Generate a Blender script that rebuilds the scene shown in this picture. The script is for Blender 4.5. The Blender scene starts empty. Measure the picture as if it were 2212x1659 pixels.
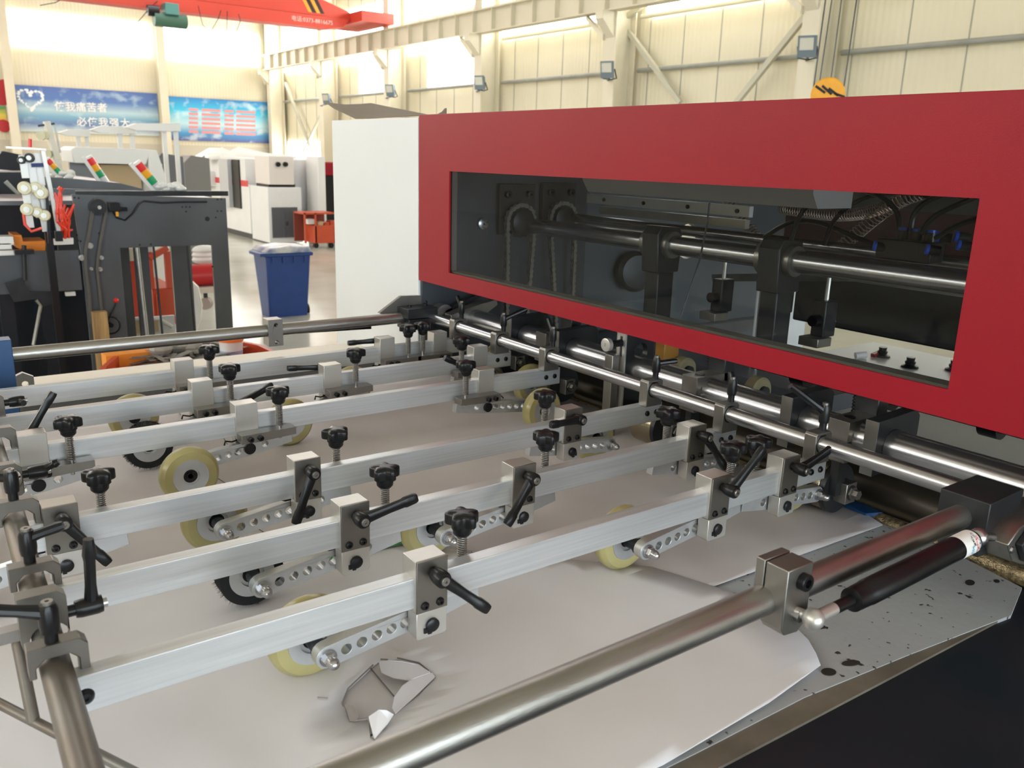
import bpy, bmesh, math, random
from mathutils import Vector, Matrix
from mathutils.geometry import tessellate_polygon
random.seed(7)
SC = bpy.context.scene
COL = SC.collection
PI = math.pi
R = math.radians

# ------------------------------------------------------------------ camera
CH = 0.48                                   # eye height above the paper on the table
FPX = 1838.55
CM = ((0.81192406, 0.12832637, -0.56948369), (-0.58306621, 0.22592153, -0.78038020), (0.02851527, 0.96565615, 0.25825390))
cd = bpy.data.cameras.new('camera')
cd.sensor_width = 36
cd.lens = FPX / 2212 * 36
cd.clip_start = 0.02
cd.clip_end = 200
cd.dof.use_dof = True
cd.dof.focus_distance = 1.15
cd.dof.aperture_fstop = 13
cam = bpy.data.objects.new('camera', cd)
COL.objects.link(cam)
m3 = Matrix(CM)
cam.matrix_world = Matrix.Translation((0, 0, CH)) @ m3.to_4x4()
SC.camera = cam

# ------------------------------------------------------------------ view, world, large lights
SC.view_settings.view_transform = 'Standard'
SC.view_settings.look = 'None'
SC.view_settings.gamma = 1
SC.view_settings.use_curve_mapping = False
SC.view_settings.exposure = 0.62
wd = bpy.data.worlds.new('world')
SC.world = wd
wd.use_nodes = True
wd.node_tree.nodes['Background'].inputs[0].default_value = (0.9, 0.95, 1.0, 1)
wd.node_tree.nodes['Background'].inputs[1].default_value = 1.0
E_SKY = 3.6      # daylight through translucent roof panels
E_WIN = 8.0      # daylight through the wall windows, also used for the added glow panels
E_DOOR = 5.0     # open gate behind the camera

# ------------------------------------------------------------------ back-projection used to survey the place
def _ray(px, py):
    return m3 @ Vector(((px - 1106) / FPX, -(py - 829.5) / FPX, -1))
def AT(px, py, x=None, y=None, z=None):
    d = _ray(px, py)
    t = x / d[0] if x is not None else (y / d[1] if y is not None else (z - CH) / d[2])
    return Vector((0, 0, CH)) + d * t

# ------------------------------------------------------------------ materials
MATS = {}
def nodes_of(name):
    m = bpy.data.materials.new(name)
    m.use_nodes = True
    nt = m.node_tree
    b = nt.nodes['Principled BSDF']
    return m, nt, b
def setin(b, k, v):
    if k in b.inputs:
        b.inputs[k].default_value = v
def mat(name, col, rough=0.5, metal=0.0, var=0.0, vscale=8.0, stretch=(1, 1, 1), bump=0.0, bscale=60.0, rvar=0.0, col2=None, coat=0.0, emit=None, es=0.0, sss=0.0):
    if name in MATS:
        return MATS[name]
    m, nt, b = nodes_of(name)
    c = (col[0], col[1], col[2], 1)
    setin(b, 'Base Color', c); setin(b, 'Roughness', rough); setin(b, 'Metallic', metal)
    if coat: setin(b, 'Coat Weight', coat); setin(b, 'Coat Roughness', 0.15)
    if sss:
        setin(b, 'Subsurface Weight', sss); setin(b, 'Subsurface Radius', (0.01, 0.008, 0.004)); setin(b, 'Subsurface Scale', 0.5)
    if emit: setin(b, 'Emission Color', (*emit, 1)); setin(b, 'Emission Strength', es)
    if var or bump or rvar or col2:
        tc = nt.nodes.new('ShaderNodeTexCoord'); mp = nt.nodes.new('ShaderNodeMapping')
        mp.inputs['Scale'].default_value = stretch
        nt.links.new(tc.outputs['Object'], mp.inputs['Vector'])
        nz = nt.nodes.new('ShaderNodeTexNoise'); nz.inputs['Scale'].default_value = vscale
        nz.inputs['Detail'].default_value = 5
        nt.links.new(mp.outputs[0], nz.inputs['Vector'])
        if var or col2:
            rp = nt.nodes.new('ShaderNodeValToRGB')
            k2 = col2 if col2 else tuple(max(0, v * (1 - var)) for v in col)
            rp.color_ramp.elements[0].position = 0.35; rp.color_ramp.elements[1].position = 0.65
            rp.color_ramp.elements[0].color = (*k2, 1); rp.color_ramp.elements[1].color = c
            nt.links.new(nz.outputs['Fac'], rp.inputs[0]); nt.links.new(rp.outputs[0], b.inputs['Base Color'])
        if rvar:
            mr = nt.nodes.new('ShaderNodeMapRange')
            mr.inputs['To Min'].default_value = max(0.02, rough - rvar); mr.inputs['To Max'].default_value = rough + rvar
            nt.links.new(nz.outputs['Fac'], mr.inputs[0]); nt.links.new(mr.outputs[0], b.inputs['Roughness'])
        if bump:
            n2 = nt.nodes.new('ShaderNodeTexNoise'); n2.inputs['Scale'].default_value = bscale
            nt.links.new(mp.outputs[0], n2.inputs['Vector'])
            bp = nt.nodes.new('ShaderNodeBump'); bp.inputs['Strength'].default_value = bump; bp.inputs['Distance'].default_value = 0.002
            nt.links.new(n2.outputs['Fac'], bp.inputs['Height']); nt.links.new(bp.outputs[0], b.inputs['Normal'])
    MATS[name] = m
    return m
M_ALU = mat('brushed_aluminium', (0.66, 0.68, 0.70), 0.34, 0.60, var=0.14, vscale=9, stretch=(0.6, 14, 30), bump=0.05, bscale=30, rvar=0.05)
M_ALUB = mat('satin_aluminium', (0.55, 0.56, 0.57), 0.38, 0.75, var=0.08, vscale=60, bump=0.04, bscale=400)
M_NICK = mat('nickel_plate', (0.28, 0.265, 0.245), 0.33, 0.85, var=0.12, vscale=30, bump=0.03, bscale=500)
M_NICKD = mat('dark_ground_plate', (0.19, 0.175, 0.155), 0.36, 0.8, var=0.10, vscale=40, bump=0.03, bscale=500)
M_NICKL = mat('bright_nickel_plate', (0.55, 0.53, 0.495), 0.32, 0.65, var=0.08, vscale=30)
M_CHROME = mat('polished_steel', (0.50, 0.50, 0.515), 0.25, 0.95, var=0.15, vscale=6, stretch=(8, 0.6, 8), rvar=0.04)
M_STEEL = mat('dull_steel_tube', (0.40, 0.385, 0.36), 0.36, 0.95, var=0.2, vscale=14, stretch=(0.8, 6, 6), bump=0.08, bscale=150, rvar=0.06)
M_RUST = mat('stained_steel_tube', (0.20, 0.20, 0.19), 0.42, 0.6, vscale=14, stretch=(1, .5, 1), col2=(0.15, 0.115, 0.085), bump=0.05)
M_DKST = mat('blackened_steel', (0.035, 0.037, 0.040), 0.38, 0.5, var=0.3, vscale=14, bump=0.05, bscale=90)
M_BLK = mat('black_plastic', (0.007, 0.007, 0.008), 0.30, 0.0, bump=0.03, bscale=500)
MATS['black_plastic'].node_tree.nodes['Principled BSDF'].inputs['Specular IOR Level'].default_value = 0.32
M_BLKM = mat('black_bolt_metal', (0.02, 0.02, 0.022), 0.32, 0.6)
M_BRIST = mat('black_bristle', (0.006, 0.006, 0.007), 0.8)
M_TYRE = mat('yellow_polyurethane', (0.40, 0.35, 0.155), 0.28, 0.0, var=0.12, vscale=20, sss=0.12)
M_PAPER = mat('white_paper', (0.62, 0.585, 0.59), 0.62, 0.0, vscale=4.0, col2=(0.52, 0.475, 0.475), bump=0.12, bscale=6)
M_PAPER2 = mat('lit_white_paper', (0.82, 0.82, 0.87), 0.5, 0.0, vscale=2.5, col2=(0.72, 0.69, 0.70), bump=0.12, bscale=8)  # whiter than the other sheets: stronger light near the front put into the colour
M_TEAR = mat('torn_paper_edge', (0.30, 0.27, 0.25), 0.8, var=0.3, vscale=40)
M_RED = mat('red_paint', (0.27, 0.002, 0.012), 0.42, 0.0, var=0.06, vscale=5, bump=0.05, bscale=420)
MATS['red_paint'].node_tree.nodes['Principled BSDF'].inputs['Specular IOR Level'].default_value = 0.3
M_WHITE = mat('white_paint', (0.70, 0.72, 0.74), 0.45, 0.0, var=0.02, vscale=5, bump=0.03, bscale=400)
M_BGW = mat('machine_white_paint', (0.78, 0.77, 0.75), 0.4, 0.0, var=0.04, vscale=3)
M_DGREY = mat('slate_grey_paint', (0.115, 0.122, 0.135), 0.34, 0.3, var=0.25, vscale=3, bump=0.04, bscale=100)
M_DGREYM = mat('shaded_slate_frame_paint', (0.050, 0.058, 0.072), 0.42, 0.1, var=0.2, vscale=3)  # darker copy of the slate paint, shade behind the window put into the colour
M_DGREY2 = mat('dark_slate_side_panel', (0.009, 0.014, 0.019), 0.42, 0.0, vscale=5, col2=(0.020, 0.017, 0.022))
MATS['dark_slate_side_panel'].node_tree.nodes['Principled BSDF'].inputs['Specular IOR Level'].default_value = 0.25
M_BLUE = mat('blue_bin_plastic', (0.012, 0.05, 0.22), 0.4, 0.0, var=0.15, vscale=6)
M_BLUEP = mat('blue_paint', (0.006, 0.05, 0.15), 0.4)
M_ORANGE = mat('orange_paint', (0.56, 0.075, 0.025), 0.42, var=0.12, vscale=5)
M_CRANE = mat('crane_red_paint', (0.62, 0.055, 0.03), 0.5, var=0.05, vscale=1)
M_CREAM = mat('cream_steel_paint', (0.70, 0.65, 0.51), 0.6, 0.0, var=0.05, vscale=1.5)
M_WOOD = mat('pale_timber', (0.52, 0.33, 0.14), 0.6, 0.0, vscale=5, stretch=(12, 12, 1), col2=(0.30, 0.17, 0.07))
M_GLASSG = mat('grey_glass_pane', (0.10, 0.11, 0.12), 0.12, 0.2)
M_FLOODM = mat('blue_grey_metal', (0.16, 0.21, 0.25), 0.45, 0.3)
M_CARD = mat('brown_cardboard', (0.20, 0.155, 0.115), 0.8, var=0.1, vscale=5)
M_TAN = mat('tan_board', (0.60, 0.44, 0.26), 0.7, var=0.05, vscale=3)
M_RHOSE = mat('red_plastic_tube', (0.80, 0.05, 0.02), 0.35)
M_GOLD = mat('knurled_brass_roller', (0.50, 0.40, 0.24), 0.42, 0.8, vscale=160, col2=(0.16, 0.12, 0.07), bump=0.6, bscale=500)
M_YEL = mat('hoist_yellow_paint', (0.80, 0.36, 0.02), 0.45, var=0.1, vscale=20)
M_GREEN = mat('green_belt', (0.02, 0.24, 0.03), 0.5)
M_SAILG = mat('hoist_green_paint', (0.05, 0.13, 0.09), 0.5)

def emis(name, col, st):
    m, nt, b = nodes_of(name)
    setin(b, 'Base Color', (0.8, 0.8, 0.8, 1)); setin(b, 'Emission Color', (*col, 1)); setin(b, 'Emission Strength', st)
    MATS[name] = m
    return m
M_SKYL = emis('translucent_roof_panel', (0.95, 0.97, 1.0), E_SKY)
M_WIN = emis('window_and_glow_pane', (1.0, 0.99, 0.96), E_WIN)
M_DOOR = emis('daylit_gate_opening', (0.78, 0.90, 1.0), E_DOOR)

def mat_glass(name, tint, refl=1.0):
    m = bpy.data.materials.new(name); m.use_nodes = True
    nt = m.node_tree; nt.nodes.clear()
    o = nt.nodes.new('ShaderNodeOutputMaterial'); t = nt.nodes.new('ShaderNodeBsdfTransparent'); g = nt.nodes.new('ShaderNodeBsdfGlossy')
    f = nt.nodes.new('ShaderNodeFresnel'); mx = nt.nodes.new('ShaderNodeMixShader')
    t.inputs[0].default_value = (*tint, 1); g.inputs['Roughness'].default_value = 0.02
    g.inputs[0].default_value = (refl, refl, refl, 1)
    f.inputs[0].default_value = 1.49
    ge = nt.nodes.new('ShaderNodeNewGeometry'); inv = nt.nodes.new('ShaderNodeMath'); inv.operation = 'SUBTRACT'; inv.inputs[0].default_value = 1.0
    ml = nt.nodes.new('ShaderNodeMath'); ml.operation = 'MULTIPLY'           # the rear face of the sheet does not mirror again
    nt.links.new(ge.outputs['Backfacing'], inv.inputs[1]); nt.links.new(inv.outputs[0], ml.inputs[0]); nt.links.new(f.outputs[0], ml.inputs[1])
    nt.links.new(ml.outputs[0], mx.inputs[0]); nt.links.new(t.outputs[0], mx.inputs[1]); nt.links.new(g.outputs[0], mx.inputs[2])
    nt.links.new(mx.outputs[0], o.inputs[0])
    return m
M_ACR = mat_glass('clear_acrylic_sheet', (0.84, 0.85, 0.85), 0.28)
M_HOSE = mat_glass('clear_ribbed_hose', (0.80, 0.72, 0.68), 1.0)

def mat_table():
    m, nt, b = nodes_of('scratched_grey_table_paint')
    tc = nt.nodes.new('ShaderNodeTexCoord')
    n1 = nt.nodes.new('ShaderNodeTexNoise'); n1.inputs['Scale'].default_value = 7; n1.inputs['Detail'].default_value = 8
    r1 = nt.nodes.new('ShaderNodeValToRGB')
    r1.color_ramp.elements[0].color = (0.42, 0.44, 0.46, 1); r1.color_ramp.elements[1].color = (0.52, 0.54, 0.55, 1)
    v = nt.nodes.new('ShaderNodeTexNoise'); v.inputs['Scale'].default_value = 85; v.inputs['Detail'].default_value = 3
    r2 = nt.nodes.new('ShaderNodeValToRGB'); r2.color_ramp.elements[0].position = 0.325; r2.color_ramp.elements[1].position = 0.35
    r2.color_ramp.elements[0].color = (0, 0, 0, 1)
    mx = nt.nodes.new('ShaderNodeMixRGB'); mx.inputs[1].default_value = (0.06, 0.05, 0.045, 1)
    nt.links.new(tc.outputs['Object'], n1.inputs['Vector']); nt.links.new(tc.outputs['Object'], v.inputs['Vector'])
    nt.links.new(n1.outputs['Fac'], r1.inputs[0]); nt.links.new(v.outputs['Fac'], r2.inputs[0])
    nt.links.new(r2.outputs[0], mx.inputs[0]); nt.links.new(r1.outputs[0], mx.inputs[2]); nt.links.new(mx.outputs[0], b.inputs['Base Color'])
    bp = nt.nodes.new('ShaderNodeBump'); bp.inputs['Strength'].default_value = 0.25; bp.inputs['Distance'].default_value = 0.002
    nt.links.new(v.outputs['Fac'], bp.inputs['Height']); nt.links.new(bp.outputs[0], b.inputs['Normal'])
    setin(b, 'Roughness', 0.42); setin(b, 'Metallic', 0.25)
    return m
M_TABLE = mat_table()
M_EDGE = mat('worn_bare_table_edge', (0.24, 0.21, 0.17), 0.5, 0.4, vscale=14, col2=(0.16, 0.14, 0.11), bump=0.2, bscale=90)

def mat_wall(name, axis):
    m, nt, b = nodes_of(name)
    tc = nt.nodes.new('ShaderNodeTexCoord'); sp = nt.nodes.new('ShaderNodeSeparateXYZ')
    nt.links.new(tc.outputs['Object'], sp.inputs[0])
    w = nt.nodes.new('ShaderNodeMath'); w.operation = 'MULTIPLY'; w.inputs[1].default_value = 2 * PI / 0.14
    nt.links.new(sp.outputs[axis], w.inputs[0])
    s = nt.nodes.new('ShaderNodeMath'); s.operation = 'SINE'; nt.links.new(w.outputs[0], s.inputs[0])
    bp = nt.nodes.new('ShaderNodeBump'); bp.inputs['Strength'].default_value = 0.35; bp.inputs['Distance'].default_value = 0.01
    nt.links.new(s.outputs[0], bp.inputs['Height']); nt.links.new(bp.outputs[0], b.inputs['Normal'])
    n = nt.nodes.new('ShaderNodeTexNoise'); n.inputs['Scale'].default_value = 0.8; n.inputs['Detail'].default_value = 6
    r = nt.nodes.new('ShaderNodeValToRGB'); r.color_ramp.elements[0].color = (0.66, 0.61, 0.45, 1); r.color_ramp.elements[1].color = (0.75, 0.70, 0.54, 1)
    nt.links.new(tc.outputs['Object'], n.inputs['Vector']); nt.links.new(n.outputs['Fac'], r.inputs[0]); nt.links.new(r.outputs[0], b.inputs['Base Color'])
    setin(b, 'Roughness', 0.55)
    return m
M_WALLR = mat_wall('cream_ribbed_cladding_y', 1)
M_WALLF = mat_wall('cream_ribbed_cladding_x', 0)

def mat_floor():
    m, nt, b = nodes_of('polished_hall_floor')
    tc = nt.nodes.new('ShaderNodeTexCoord')
    n = nt.nodes.new('ShaderNodeTexNoise'); n.inputs['Scale'].default_value = 1.3; n.inputs['Detail'].default_value = 9
    r = nt.nodes.new('ShaderNodeValToRGB'); r.color_ramp.elements[0].position = 0.3; r.color_ramp.elements[1].position = 0.7
    r.color_ramp.elements[0].color = (0.38, 0.37, 0.30, 1); r.color_ramp.elements[1].color = (0.50, 0.49, 0.42, 1)
    nt.links.new(tc.outputs['Object'], n.inputs['Vector']); nt.links.new(n.outputs['Fac'], r.inputs[0]); nt.links.new(r.outputs[0], b.inputs['Base Color'])
    setin(b, 'Roughness', 0.22)
    return m
M_FLOOR = mat_floor()

def mat_banner(name, stops, noise_cols):
    m, nt, b = nodes_of(name)
    tc = nt.nodes.new('ShaderNodeTexCoord'); sp = nt.nodes.new('ShaderNodeSeparateXYZ'); nt.links.new(tc.outputs['Generated'], sp.inputs[0])
    r = nt.nodes.new('ShaderNodeValToRGB')
    e = r.color_ramp.elements
    e[0].position, e[0].color = stops[0][0], (*stops[0][1], 1)
    e[1].position, e[1].color = stops[-1][0], (*stops[-1][1], 1)
    for p, c in stops[1:-1]:
        k = e.new(p); k.color = (*c, 1)
    nt.links.new(sp.outputs[2], r.inputs[0])
    mp = nt.nodes.new('ShaderNodeMapping'); mp.inputs['Scale'].default_value = (5, 1, 2.6)
    nt.links.new(tc.outputs['Generated'], mp.inputs[0])
    n = nt.nodes.new('ShaderNodeTexNoise'); n.inputs['Scale'].default_value = 1.6; n.inputs['Detail'].default_value = 7
    nt.links.new(mp.outputs[0], n.inputs['Vector'])
    r2 = nt.nodes.new('ShaderNodeValToRGB'); r2.color_ramp.elements[0].position = 0.52; r2.color_ramp.elements[1].position = 0.66
    nt.links.new(n.outputs['Fac'], r2.inputs[0])
    mx = nt.nodes.new('ShaderNodeMixRGB'); mx.inputs[2].default_value = (*noise_cols, 1)
    ml = nt.nodes.new('ShaderNodeMath'); ml.operation = 'MULTIPLY'; ml.inputs[1].default_value = 0.55
    nt.links.new(r2.outputs[0], ml.inputs[0]); nt.links.new(ml.outputs[0], mx.inputs[0]); nt.links.new(r.outputs[0], mx.inputs[1])
    nt.links.new(mx.outputs[0], b.inputs['Base Color']); setin(b, 'Roughness', 0.5)
    return m

# ------------------------------------------------------------------ mesh building
class MB:
    def __init__(s, T=None):
        s.v = []; s.f = []; s.T = T
    def add(s, vs, fs):
        n = len(s.v)
        if s.T is not None:
            vs = [s.T @ Vector(v) for v in vs]
            if s.T.determinant() < 0:
                fs = [tuple(reversed(f)) for f in fs]
        s.v += [tuple(v) for v in vs]
        s.f += [tuple(i + n for i in f) for f in fs]
        return s
    def box(s, x0, x1, y0, y1, z0, z1, M=None):
        vs = [Vector(p) for p in ((x0, y0, z0), (x1, y0, z0), (x1, y1, z0), (x0, y1, z0), (x0, y0, z1), (x1, y0, z1), (x1, y1, z1), (x0, y1, z1))]
        if M is not None: vs = [M @ p for p in vs]
        return s.add(vs, [(0, 3, 2, 1), (4, 5, 6, 7), (0, 1, 5, 4), (1, 2, 6, 5), (2, 3, 7, 6), (3, 0, 4, 7)])
    def obox(s, p0, p1, w, h, up=(0, 0, 1)):            # box beam from p0 to p1
        p0 = Vector(p0); p1 = Vector(p1); d = (p1 - p0); L = d.length; d.normalize()
        u = Vector(up); sx = d.cross(u)
        if sx.length < 1e-4: sx = d.cross(Vector((1, 0, 0)))
        sx.normalize(); u = sx.cross(d)
        vs = []
        for t in (0, L):
            for a, b in ((-1, -1), (1, -1), (1, 1), (-1, 1)):
                vs.append(p0 + d * t + sx * (a * w / 2) + u * (b * h / 2))
        return s.add(vs, [(0, 3, 2, 1), (4, 5, 6, 7), (0, 1, 5, 4), (1, 2, 6, 5), (2, 3, 7, 6), (3, 0, 4, 7)][:] if False else [(0, 1, 2, 3), (7, 6, 5, 4), (4, 5, 1, 0), (5, 6, 2, 1), (6, 7, 3, 2), (7, 4, 0, 3)])
    def cyl(s, p0, p1, r0, r1=None, n=20, cap=True):
        return s.lathe(p0, p1, [(0, r0), (1, r0 if r1 is None else r1)], n, cap, rel=True)
    def lathe(s, p0, p1, prof, n=24, cap=True, rel=False):   # profile: (distance along the axis, radius)
        p0 = Vector(p0); p1 = Vector(p1); d = p1 - p0; L = d.length; d.normalize()
        a = Vector((0, 0, 1)) if abs(d.z) < 0.9 else Vector((1, 0, 0))
        e1 = d.cross(a).normalized(); e2 = d.cross(e1)
        vs = []; fs = []
        for t, r in prof:
            c = p0 + d * (t * L if rel else t)
            for i in range(n):
                w = 2 * PI * i / n
                vs.append(c + (e1 * math.cos(w) + e2 * math.sin(w)) * r)
        for k in range(len(prof) - 1):
            for i in range(n):
                j = (i + 1) % n
                fs.append((k * n + i, k * n + j, (k + 1) * n + j, (k + 1) * n + i))
        if cap:
            fs.append(tuple(reversed(range(n)))); q = (len(prof) - 1) * n; fs.append(tuple(range(q, q + n)))
        return s.add(vs, fs)
    def ring(s, p0, p1, prof, n=32):                         # closed profile turned about an axis
        k = len(s.f); s.lathe(p0, p1, list(prof) + [prof[0]], n, cap=False)
        return s
    def sph(s, c, r, n=14, m=9, sc=(1, 1, 1)):
        c = Vector(c); vs = [c + Vector((0, 0, r * sc[2]))]; fs = []
        for j in range(1, m):
            t = PI * j / m
            for i in range(n):
                w = 2 * PI * i / n
                vs.append(c + Vector((r * sc[0] * math.sin(t) * math.cos(w), r * sc[1] * math.sin(t) * math.sin(w), r * sc[2] * math.cos(t))))
        vs.append(c - Vector((0, 0, r * sc[2])))
        for i in range(n):
            j = (i + 1) % n
            fs.append((0, 1 + i, 1 + j)); b = 1 + (m - 2) * n; fs.append((b + j, b + i, len(vs) - 1))
        for k in range(m - 2):
            for i in range(n):
                j = (i + 1) % n; a = 1 + k * n
                fs.append((a + i, a + n + i, a + n + j, a + j))
        return s.add(vs, fs)
    def tube(s, pts, r, n=8, cap=True, closed=False):
        P = [Vector(p) for p in pts]; vs = []; fs = []; e = None
        for i, p in enumerate(P):
            if closed: d = P[(i + 1) % len(P)] - P[i - 1]
            else: d = P[min(i + 1, len(P) - 1)] - P[max(i - 1, 0)]
            d.normalize()
            if e is None: e = d.orthogonal().normalized()
            else: e = (e - d * e.dot(d)).normalized()
            f = d.cross(e); rr = r[i] if isinstance(r, (list, tuple)) else r
            for k in range(n):
                w = 2 * PI * k / n; vs.append(p + (e * math.cos(w) + f * math.sin(w)) * rr)
        K = len(P)
        for i in range(K if closed else K - 1):
            a = i * n; b = ((i + 1) % K) * n
            for k in range(n):
                l = (k + 1) % n; fs.append((a + k, a + l, b + l, b + k))
        if cap and not closed:
            fs.append(tuple(reversed(range(n)))); q = (K - 1) * n; fs.append(tuple(range(q, q + n)))
        return s.add(vs, fs)
    def prism(s, poly, a0, a1, axis='y', holes=()):
        loops = [list(poly)] + [list(h) for h in holes]
        def P(u, v, a):
            return (u, a, v) if axis == 'y' else ((a, u, v) if axis == 'x' else (u, v, a))
        flat = [p for l in loops for p in l]; N = len(flat)
        vs = [P(u, v, a0) for u, v in flat] + [P(u, v, a1) for u, v in flat]
        tri = tessellate_polygon([[Vector((u, v, 0)) for u, v in l] for l in loops])
        fs = []
        for t in tri:
            fs.append(tuple(t)); fs.append(tuple(i + N for i in reversed(t)))
        o = 0
        for l in loops:
            n = len(l)
            for i in range(n):
                j = (i + 1) % n; fs.append((o + i, o + j, o + j + N, o + i + N))
            o += n
        k = MB(); k.v = vs; k.f = fs
        bm = bmesh.new(); bv = [bm.verts.new(v) for v in vs]
        for f in fs:
            try: bm.faces.new([bv[i] for i in f])
            except ValueError: pass
        bmesh.ops.recalc_face_normals(bm, faces=bm.faces)
        bm.verts.index_update()
        fs2 = [tuple(v.index for v in f.verts) for f in bm.faces]; bm.free()
        return s.add(vs, fs2)
    def mesh(s, name, m, angle=35):
        me = bpy.data.meshes.new(name)
        me.from_pydata(s.v, [], s.f); me.update()
        for p in me.polygons: p.use_smooth = True
        try: me.set_sharp_from_angle(angle=R(angle))
        except Exception: pass
        if m: me.materials.append(m)
        return me
    def build(s, name, m, parent=None, bevel=0.0, loc=None, angle=35, centre=False):
        if centre:
            xs = [v[0] for v in s.v]; ys = [v[1] for v in s.v]; zs = [v[2] for v in s.v]
            c = ((min(xs) + max(xs)) / 2, (min(ys) + max(ys)) / 2, min(zs))
            s.v = [(v[0] - c[0], v[1] - c[1], v[2] - c[2]) for v in s.v]; loc = c
        o = bpy.data.objects.new(name, s.mesh(name, m, angle))
        COL.objects.link(o)
        if parent: o.parent = parent
        if loc is not None: o.location = loc
        if bevel:
            b = o.modifiers.new('bevel', 'BEVEL'); b.width = bevel; b.segments = 2; b.limit_method = 'ANGLE'; b.angle_limit = R(40); b.harden_normals = False
        return o
def tag(o, label=None, cat=None, group=None, kind=None):
    if label: o['label'] = label
    if cat: o['category'] = cat
    if group: o['group'] = group
    if kind: o['kind'] = kind
    return o
def thing(name, label, cat, loc=(0, 0, 0), group=None):
    o = bpy.data.objects.new(name, None); COL.objects.link(o); o.location = loc; o.empty_display_size = 0.05
    return tag(o, label, cat, group)
def solo(mb, name, m, label, cat, group=None, bevel=0.0, kind=None):
    return tag(mb.build(name, m, None, bevel, centre=True), label, cat, group, kind)
def struct(mb, name, m, bevel=0.0):
    o = mb.build(name, m, None, bevel, centre=True); o['kind'] = 'structure'; return o
def link(me, name, parent, loc=None, rot=None, bevel=0.0):
    o = bpy.data.objects.new(name, me); COL.objects.link(o); o.parent = parent
    if loc is not None: o.location = loc
    if rot is not None: o.rotation_euler = rot
    if bevel:
        b = o.modifiers.new('bevel', 'BEVEL'); b.width = bevel; b.segments = 2; b.limit_method = 'ANGLE'; b.angle_limit = R(40)
    return o
def circ(cx, cy, r, n=16, a0=0.0, a1=2 * PI):
    full = abs(a1 - a0 - 2 * PI) < 1e-6
    k = n if full else n + 1
    return [(cx + r * math.cos(a0 + (a1 - a0) * i / n), cy + r * math.sin(a0 + (a1 - a0) * i / n)) for i in range(k)]
def L(p, o):                                                   # world point to local of thing at o
    return Vector(p) - Vector(o)
def text_mesh(body, size, m, name, parent, loc, rot, ext=0.0, bold=0.0):
    cu = bpy.data.curves.new(name, 'FONT'); cu.body = body; cu.size = size; cu.extrude = ext; cu.offset = bold; cu.resolution_u = 2
    cu.align_x = 'CENTER'; cu.align_y = 'CENTER'
    t = bpy.data.objects.new(name, cu); COL.objects.link(t)
    bpy.context.view_layer.update()
    dg = bpy.context.evaluated_depsgraph_get()
    me = bpy.data.meshes.new_from_object(t.evaluated_get(dg))
    me.materials.clear(); me.materials.append(m)
    bpy.data.objects.remove(t)
    o = bpy.data.objects.new(name, me); COL.objects.link(o); o.parent = parent; o.location = loc; o.rotation_euler = rot
    return o

# ================================================================== THE HALL
ZF = -1.35                      # hall floor
XW, YF = 16.0, 41.2             # side wall and end wall
XL, YN, ZC = -14.0, -12.0, 7.6
struct(MB().box(XL, XW, YN, YF, ZF - 0.1, ZF), 'floor', M_FLOOR)
struct(MB().box(XL, XW + .2, YN, YF + .2, ZC, ZC + 0.1), 'ceiling', mat('roof_sheet', (0.50, 0.45, 0.37), 0.6))
k = 0
for x in (-9, -1, 8):
    k += 1
    struct(MB().box(x - 0.7, x + 0.7, 9, YF - 3, ZC - 0.06, ZC - 0.01), 'window_%d' % k, M_SKYL)
struct(MB().box(XL - 0.15, XL, YN, YF, ZF, ZC), 'wall_west', M_WALLR)
struct(MB().box(XL, XW, YN - 0.15, YN, ZF, ZC), 'wall_south', M_WALLF)
k += 1
struct(MB().box(-9, 6, YN + 0.01, YN + 0.05, ZF, ZF + 5.2), 'window_%d' % k, M_DOOR)
k += 1
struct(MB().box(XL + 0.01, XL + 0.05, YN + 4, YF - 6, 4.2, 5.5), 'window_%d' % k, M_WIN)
# end wall with its high window band
wn = struct(MB().box(XL, XW, YF, YF + 0.15, ZF, ZC), 'wall_north', M_WALLF)
struct(MB().box(XL, XW, YF - 0.04, YF - 0.004, ZF, ZF + 1.9), 'trim_1', mat('dado_cream_paint', (0.56, 0.52, 0.42), 0.6))
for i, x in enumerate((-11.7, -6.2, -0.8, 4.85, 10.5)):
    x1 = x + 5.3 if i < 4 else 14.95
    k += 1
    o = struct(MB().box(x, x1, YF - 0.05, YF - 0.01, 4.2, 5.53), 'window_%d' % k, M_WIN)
# side wall on the right: cladding, window bands, added glow panels, girts
we = struct(MB().box(XW, XW + 0.15, YN, YF, ZF, ZC), 'wall_east', M_WALLR)
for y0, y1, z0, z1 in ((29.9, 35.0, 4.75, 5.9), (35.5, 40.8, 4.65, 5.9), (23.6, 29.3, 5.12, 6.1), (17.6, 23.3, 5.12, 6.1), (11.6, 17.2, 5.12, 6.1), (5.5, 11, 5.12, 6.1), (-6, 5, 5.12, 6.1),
                       (35.6, 40.6, 0.15, 0.85), (24.0, 27.4, 2.74, 3.9), (29.7, 32.8, 2.74, 3.9)):  # last pair: glowing panels added to imitate sun glow on the cladding
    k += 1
    struct(MB().box(XW - 0.05, XW - 0.01, y0, y1, z0, z1), 'window_%d' % k, M_WIN)
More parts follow.
